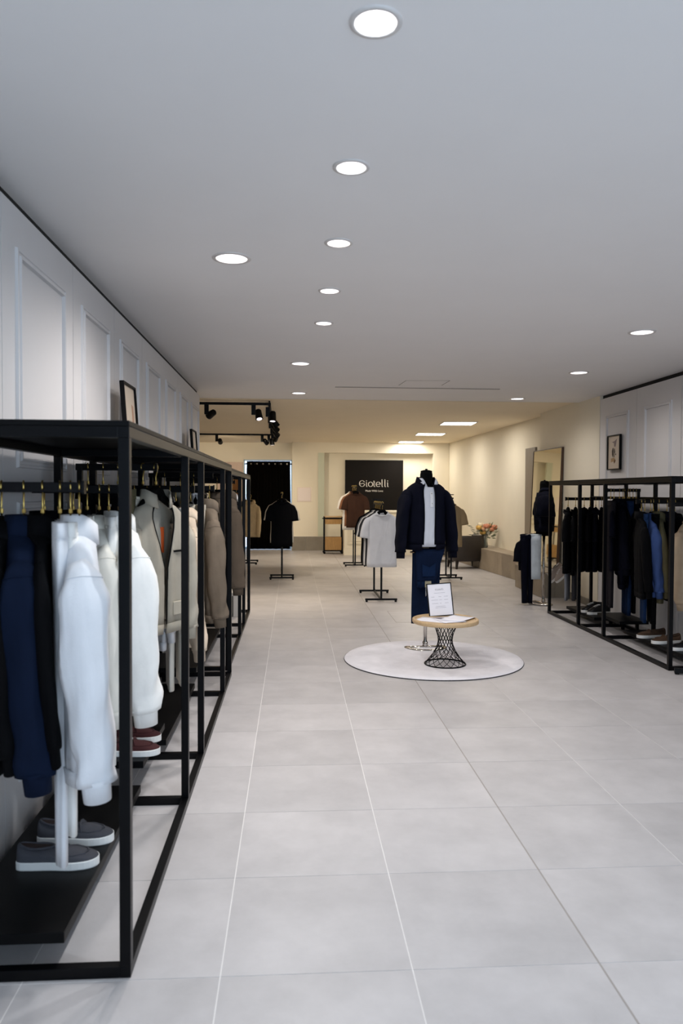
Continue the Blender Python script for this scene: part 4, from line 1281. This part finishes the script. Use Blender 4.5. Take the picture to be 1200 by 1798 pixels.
price_mb = MB()
for _, q in logo_letters(3):
    price_mb.add(q.v, q.f)
sh = bpy.data.objects['sheet']
price_mb.xf(Matrix.Translation((-.037, -.0022, .228)) @ Matrix.Rotation(PI / 2, 4, 'X') @ Matrix.Scale(.0001, 4)).build('heading', INK, sh)
price_bars(sh).xf(Matrix.Translation((0, -.0022, .122)) @ Matrix.Rotation(PI / 2, 4, 'X')).build('small_print', INKG, sh)


def sheet(label, x, y, z, rot, w, h, curl=.0, pic=None, name='paper_sheet'):
    t = thing(name, label, 'paper', (x, y, z), rot)
    rows = []
    for i in range(9):
        u = i / 8 - .5
        rows.append([(w * u, v * h, .0008 + curl * (2 * abs(u)) ** 3 * (1 if v > 0 or u > 0 else .4)) for v in (-.5, -.25, 0, .25, .5)])
    MB().loft(rows, False).build('sheet', PAPER, t, smooth=True, solid=.0007)
    if pic:
        mb = MB()
        mb.add([(x_, y_, .0024) for x_, y_ in pic] + [(x_, y_, .0016) for x_, y_ in pic], [tuple(range(len(pic)))] + [(i, (i + 1) % len(pic), len(pic) + (i + 1) % len(pic), len(pic) + i) for i in range(len(pic))])
        mb.build('printed_picture', mat('print_mauve', '#6f666c', .7), t)
    return t


sheet('white sheet at the left of the papers on the round table', 1.215, 6.40, TT, R(-32), .30, .21, .0)
sheet('white flyer with a dark grey printed shape in the middle of the table', 1.335, 6.385, TT + .0035, R(12), .21, .28, .0, pic=[(-.095, .13), (-.02, .115), (.095, .01), (.085, -.04), (-.02, .03), (-.07, .06)])
sheet('white sheet curling up at the right edge of the table papers', 1.425, 6.42, TT + .007, R(-38), .21, .28, .006)

# ------------------------------------------------------------------ counter and sign board
ct = thing('checkout_counter', 'white panelled checkout counter below the dark sign', 'counter', (2.27, 17.86, 0))
MB().box(-1.05, 1.05, .02, .68, .0, 1.01).build('body', CREAM, ct)
MB().box(-1.075, 1.075, -.02, .70, 1.012, 1.055).build('worktop', CREAM, ct, bevel=.006)
MB().box(-1.065, 1.065, -.005, .02, 0, .16).build('plinth', CREAM, ct, bevel=.003)
MB().box(-1.06, 1.06, .004, .02, .16, .19).build('plinth_moulding', CREAM, ct, bevel=.006)
for k in range(3):
    a = -1.03 + .69 * k
    moulding(ct, 'y', .02, a + .06, a + .62, .25, .94, w=.04, d=-.02, m=CREAM)
    moulding(ct, 'y', .02, a + .13, a + .55, .32, .87, w=.025, d=-.012, m=CREAM)
sb = thing('sign_board', 'large dark brown board with the white shop name on the wall', 'sign', (2.11, 19.615, 1.02))
MB().box(-.757, .757, -.025, .034, 0, 1.31).build('board', SIGNB, sb, bevel=.003)
for ch, q in logo_letters(12):
    q.xf(Matrix.Translation((-.395, -.0255, .615)) @ Matrix.Rotation(PI / 2, 4, 'X') @ Matrix.Scale(.001045, 4))
    q.build('letter', LETTER, sb)
text_mesh('tagline', 'Made With Love', .068, LETTER, sb, (.0, -.0262, .49), (PI / 2, 0, 0))
bag = thing('paper_bag', 'small white bag with dark scribble beside the counter', 'bag', (2.985, 17.45, 0), R(4))
MB().loft([[(-.10, -.05, 0), (.10, -.05, 0), (.10, .05, 0), (-.10, .05, 0)], [(-.10, -.05, .12), (.10, -.05, .12), (.095, .05, .12), (-.095, .05, .12)], [(-.10, -.04, .29), (.10, -.04, .29), (.10, .03, .29), (-.10, .03, .29)]], True, True, False).build('bag_body', mat('bag_paper', '#e6dccb', .7), bag)
mb = MB()
sc_ = []
ribbon(mb, [(-.06, .12), (-.03, .2), (-.02, .15), (.0, .19), (.02, .17), (.03, .22), (.055, .16)], .014, .001)
mb.xf(Matrix.Translation((0, -.0515, .02)) @ Matrix.Rotation(PI / 2, 4, 'X')).build('scribble', INK, bag)

# ------------------------------------------------------------------ bar cart
bc = thing('bar_cart', 'oak and black metal serving cart beside the counter', 'cart', (.98, 18.45, 0))
for x in (-.215, .215):
    for y in (-.16, .16):
        MB().bar((x, y, .06), (x, y, .90), .03).build('upright', BLACK, bc)
        MB().tube([(x, y - .012, .03), (x, y + .012, .03)], .03, 14).build('caster', BLACK, bc, smooth=True)
for y in (-.16, .16):
    MB().bar((-.20, y, .075), (.20, y, .075), .03).build('lower_frame', BLACK, bc)
    MB().bar((-.20, y, .86), (.20, y, .86), .03).build('upper_frame', BLACK, bc)
MB().tube([(-.27, -.16, .86), (-.215, -.16, .86)], .012, 8).build('handle', BLACK, bc)
MB().tube([(.215, -.16, .86), (.27, -.16, .86)], .012, 8).build('handle', BLACK, bc)
mb = MB()
mb.box(-.2, .2, -.148, .148, .09, .11)
mb.box(-.2, .2, -.165, -.148, .09, .40).box(-.2, .2, .148, .165, .09, .40).box(-.2, -.185, -.148, .148, .09, .40).box(.185, .2, -.148, .148, .09, .40)
mb.build('lower_crate', OAKD, bc, bevel=.002)
mb = MB()
mb.box(-.2, .2, -.148, .148, .72, .735)
mb.box(-.2, .2, -.165, -.148, .72, .84).box(-.2, .2, .148, .165, .72, .84).box(-.2, -.185, -.148, .148, .72, .84).box(.185, .2, -.148, .148, .72, .84)
mb.build('upper_tray', OAKD, bc, bevel=.002)
MB().box(-.21, .21, -.17, .17, .88, .91).build('cart_top', OAK, bc, bevel=.003)


# ------------------------------------------------------------------ tub armchairs
def armchair(label, x, y, rot):
    t = thing('armchair', label, 'armchair', (x, y, 0), rot, 'dark brown tub armchairs')
    # U shaped shell, back toward local -y
    w, dp = .335, .33
    def plan(off, z, n=29):
        out = []
        for i in range(n):
            a = PI + PI * i / (n - 1)
            out.append(((w - off) * spow(math.cos(a), .6), .02 + (dp - off) * spow(math.sin(a), .6), z))
        return [((w - off) * -1, .30, z)] + out + [((w - off), .30, z)]
    rings = [plan(.05, .15), plan(.02, .19), plan(.0, .27), plan(-.006, .45), plan(.0, .62), plan(.012, .645), plan(.05, .655), plan(.085, .645), plan(.095, .60), plan(.095, .40), plan(.1, .2)]
    mb = MB().loft(rings, False)
    n = len(rings[0])
    for idx in (0, n - 1):
        c = len(mb.v)
        mb.v.extend([r[idx] for r in rings])
        mb.f.append(tuple(range(c, c + len(rings))))
    mb.build('shell', LEATHER, t, smooth=True)
    pip = [(p[0], p[1], .648) for p in plan(.012, .648)]
    MB().tube(pip, .006, 6, ref=(0, 0, 1)).build('piping', LEATHER, t, smooth=True)
    MB().box(-.215, .215, -.20, .33, .28, .42).build('seat_cushion', LEATHER, t, bevel=.03)
    MB().box(-.26, .26, -.2, .29, .15, .29).build('seat_base', LEATHER, t, bevel=.01)
    for sx in (-1, 1):
        for sy in (-.2, .25):
            MB().loft([[(sx * (.245 + .02 * q) + a * r, sy + (-.02 if sy < 0 else .02) * q + b * r, z) for a, b in ((-1, -1), (1, -1), (1, 1), (-1, 1))] for z, r, q in ((.17, .028, 0), (0.0, .017, 1))], True, True, True).build('leg', DARKWOOD, t)
    return t


armchair('dark brown tub armchair seen from behind beside the stone ledge', 3.43, 14.85, R(8))
armchair('second dark brown tub armchair farther back, behind the navy jacket', 3.12, 16.35, R(200))

# ------------------------------------------------------------------ flowers in a vase on the ledge
vx, vy, vz = 3.80, 14.75, .41
vs = thing('vase', 'clear glass vase with water and stems on the ledge', 'vase', (vx, vy, vz))
MB().lathe([(.02, .004), (.055, .004), (.06, .02), (.05, .12), (.045, .2), (.065, .27), (.061, .27), (.041, .2), (.046, .12), (.054, .025), (.02, .012)], 20, cap0=True, cap1=True).build('glass', GLASS, vs, smooth=True)
cols = {'peach': '#e3b389', 'coral': '#dd9576', 'cream': '#ece0c4', 'yellow': '#e2b866', 'white': '#ece9dc'}
spots = [(-.14, .40, 'yellow', 'yellow rose at the left end of the bouquet'), (-.06, .37, 'peach', 'peach rose left of the bouquet centre'), (-.05, .30, 'yellow', 'low yellow rose in the bouquet'), (.00, .43, 'coral', 'coral rose at the top of the bouquet'), (.02, .37, 'cream', 'cream rose in the bouquet centre'),
         (.085, .43, 'peach', 'pale peach rose upper right of the bouquet centre'), (.06, .30, 'white', 'large white rose low in the bouquet'), (.12, .36, 'coral', 'deep coral rose right of centre'), (.18, .41, 'coral', 'coral rose at the right end of the bouquet'), (-.10, .45, 'cream', 'small cream rose at the upper left of the bouquet')]
rg = random.Random(3)
for dx, dz, c, l in spots:
    dy = rg.uniform(-.09, .03)
    t = thing('rose', l, 'flower', (vx + dx, vy + dy, vz + dz), rg.uniform(0, 6), 'roses in the glass vase')
    pm = mat('petal_' + c, cols[c], .7, 0, .12, 30)
    rad = .057 if 'large' not in l else .066
    MB().sphere((0, 0, 0), rad * .62, rad * .62, rad * .7, 10, 6).build('heart', pm, t, smooth=True)
    for q in range(8):
        a = 2 * PI * q / 8
        lay = q % 2
        rr = []
        for i in range(5):
            v = i / 4
            el = -.9 + v * (1.9 if lay else 1.5)
            rd = rad * (1.0 if lay == 0 else .85) * (1 + .18 * v)
            rr.append([(rd * math.cos(el) * math.cos(a + b * .55 * math.sin(PI * (.25 + v * .6))), rd * math.cos(el) * math.sin(a + b * .55 * math.sin(PI * (.25 + v * .6))), rd * math.sin(el)) for b in (-1, -.4, .4, 1)])
        MB().loft(rr, False).build('petal', pm, t, smooth=True, solid=.002)
    inv = t.matrix_basis.to_3x3().inverted() if False else None
    ca, sa = math.cos(-t.rotation_euler.z), math.sin(-t.rotation_euler.z)
    ex, ey = -dx * .85, -dy * .85
    MB().tube([(0, 0, -rad * .6), ((ex * ca - ey * sa) * .6, (ex * sa + ey * ca) * .6, -(dz - .27) * .8 - .04), ((ex * ca - ey * sa), (ex * sa + ey * ca), -dz + .16), ((ex * ca - ey * sa) * .97, (ex * sa + ey * ca) * .97, -dz + .03)], .0035, 6, ref=(1, 0, 0)).build('stem', STEMG, t)
gl = thing('greenery', 'sprays of green leaves between the roses', 'foliage', (vx, vy, vz + .22))
for q in range(84):
    a = rg.uniform(0, 2 * PI)
    el = rg.uniform(-.1, 1.25)
    rr_ = rg.uniform(.09, .225)
    d = Vector((math.cos(a) * math.cos(el) * 1.25, math.sin(a) * math.cos(el) * .6 - .06, math.sin(el)))
    p = d * rr_
    if q < 3:
        p, d = Vector((-.2 - .03 * q, -.03, .14 + .03 * q)), Vector((-1, 0, .1 * q))
    s_ = Vector((-d.y, d.x, .3)).normalized()
    ln = rg.uniform(.07, .12)
    d = d.normalized()
    mb = MB().add([p, p + d * ln * .5 + s_ * ln * .22, p + d * ln, p + d * ln * .5 - s_ * ln * .22, p + d * ln * .5 + Vector((0, 0, ln * .08))], [(0, 1, 4), (1, 2, 4), (2, 3, 4), (3, 0, 4)])
    mb.build('leaf', LEAF, gl, solid=.001)
MB().tube([(0, 0, -.2), (0, 0, .12)], .006, 6).build('stem', STEMG, gl)

# ------------------------------------------------------------------ mirror, wall panel, stone block, frames, boxes
blk = thing('stone_block', 'low stone-clad block carrying the leaning mirror', 'plinth', (3.74, 11.2, 0))
MB().box(-.18, .19, -.62, .66, 0, .345).build('block_core', STONED, blk)
MB().box(-.2, .19, -.64, .66, .347, .372).build('block_top', STONE, blk, bevel=.002)
for a, b in ((-.62, -.2), (-.197, .225), (.228, .655)):
    MB().box(-.192, -.178, a, b, .004, .345).build('tile', STONE, blk)
for a, b in ((-.178, .0), (.003, .188)):
    MB().box(a, b, -.635, -.62, .004, .345).build('tile', STONED, blk)  # near face in the darker stone: its shade is put into the colour
mr = thing('leaning_mirror', 'tall mirror with slim dark wood frame leaning on the stone block', 'mirror', (3.845, 11.42, .373))
mr.rotation_euler = (0, R(2.0), R(1.3))
my0, my1, mh = -.60, .62, 1.80
MB().box(-.006, .0, my0 + .012, my1 - .012, .012, mh - .012).build('mirror_glass', MIRROR, mr)
MB().box(.0, .022, my0, my1, 0, mh).build('back_board', MIRW, mr)
mb = MB()
mb.box(-.012, 0, my0, my1, 0, .012).box(-.012, 0, my0, my1, mh - .012, mh).box(-.012, 0, my0, my0 + .012, .012, mh - .012).box(-.012, 0, my1 - .012, my1, .012, mh - .012)
mb.build('mirror_frame', MIRW, mr, bevel=.001)
wp = thing('display_panel', 'plain taupe upright panel projecting behind the leaning mirror', 'panel', (3.925, 12.1, .58))
MB().box(-.02, .018, -.07, .44, 0, 1.66).build('panel_board', TAUPEP, wp, bevel=.003)


def picture(label, loc, rotz, w, h, art, lean=0.0, depth=.028):
    t = thing('picture_frame', label, 'picture', loc, rotz, 'black framed pictures')
    t.rotation_euler = (lean, 0, rotz)
    b = .014
    mb = MB()
    for a in ((-w / 2, w / 2, 0, b), (-w / 2, w / 2, h - b, h), (-w / 2, -w / 2 + b, b, h - b), (w / 2 - b, w / 2, b, h - b)):
        mb.box(a[0], a[1], -depth, 0, a[2], a[3])
    mb.build('frame_rim', FRAMEB, t, bevel=.001)
    pr = MB().box(-w / 2 + b, w / 2 - b, -.014, -.003, b, h - b).build('print', mat('print_beige', '#cbbba8', .5), t)
    for nm, col, poly in art:
        z = [(x * w, y * h) for x, y in poly]
        mb = MB().add([(x, -.0155, y) for x, y in z] + [(x, -.014, y) for x, y in z], [tuple(range(len(z)))] + [(i, (i + 1) % len(z), len(z) + (i + 1) % len(z), len(z) + i) for i in range(len(z))])
        mb.build(nm, mat('ink_' + col.strip('#'), col, .7), pr)
    return t


FIG = [('figure_shape', '#3a2a1c', [(-.12, .62), (-.06, .64), (-.03, .55), (-.05, .42), (-.10, .36), (-.16, .44), (-.17, .54)]), ('figure_shape', '#3d2f22', [(.0, .62), (.05, .60), (.09, .50), (.04, .47), (.02, .36), (-.03, .36), (.01, .5)]), ('figure_shape', '#3d2f22', [(.10, .46), (.16, .46), (.16, .42), (.11, .42)]),
       ('sketch_patch', '#8c7b78', [(-.18, .80), (.02, .82), (.22, .88), (.18, .80), (.10, .66), (.02, .66), (-.02, .77)]), ('sketch_patch', '#a9895f', [(-.24, .33), (-.02, .35), (.10, .30), (.08, .22), (-.1, .24), (-.24, .22)]), ('sketch_patch', '#8a6647', [(.06, .28), (.14, .27), (.06, .20), (-.02, .18)])]
ART2 = [('sketch_patch', '#b08a72', [(.15, .1), (.3, .1), (.3, .72), (.18, .74)]), ('sketch_patch', '#6f6048', [(-.05, .1), (.08, .1), (.07, .42), (.0, .45), (-.06, .3)])]
picture('black framed figure sketch on the wall above the dark rack', (3.937, 9.05, 1.785), R(-90), .365, .425, FIG)
picture('black framed picture standing on top of the long rack', (-1.055, 5.03, 1.713), R(90), .37, .48, ART2, lean=R(-4))
picture('smaller black framed picture on top of the far rack', (-1.055, 8.25, 1.701), R(90), .36, .455, [('sketch_patch', '#8a7a66', [(-.2, .2), (.15, .2), (.1, .6), (-.15, .55)])], lean=R(-4))
for i, (l, dx, m_) in enumerate((('grey upright box at the end of the far rack', 0, '#77756f'), ('white-edged upright box beside the grey box', .062, '#d8d3cb'))):
    t = thing('upright_box', l, 'box', (-.745 + dx, 9.2, 0), R(2), 'upright boxes at the far rack end')
    MB().box(-.028, .028, -.12, .12, 0, .285).build('box_body', mat('box_' + m_.strip('#'), m_, .6), t, bevel=.002)
    MB().box(-.029, .029, -.122, .122, .25, .288).build('box_lid', mat('box_lid', '#cfcac2', .6), t, bevel=.002)
t = thing('stand_foot', 'black metal stand foot cut by the picture edge near the dark rack', 'stand', (3.28, 6.02, 0), R(-20))
MB().bar((-.12, 0, .03), (.25, 0, .03), .035, .04).build('foot_bar', BLACK, t, bevel=.002)
MB().lathe([(.018, 0), (.018, .012)], 10, -.10, 0, True, True).build('glide', BLACK, t)
MB().lathe([(.018, 0), (.018, .012)], 10, .22, 0, True, True).build('glide', BLACK, t)
MB().bar((.12, 0, .05), (.12, 0, 1.2), .03).build('post', BLACK, t, bevel=.002)
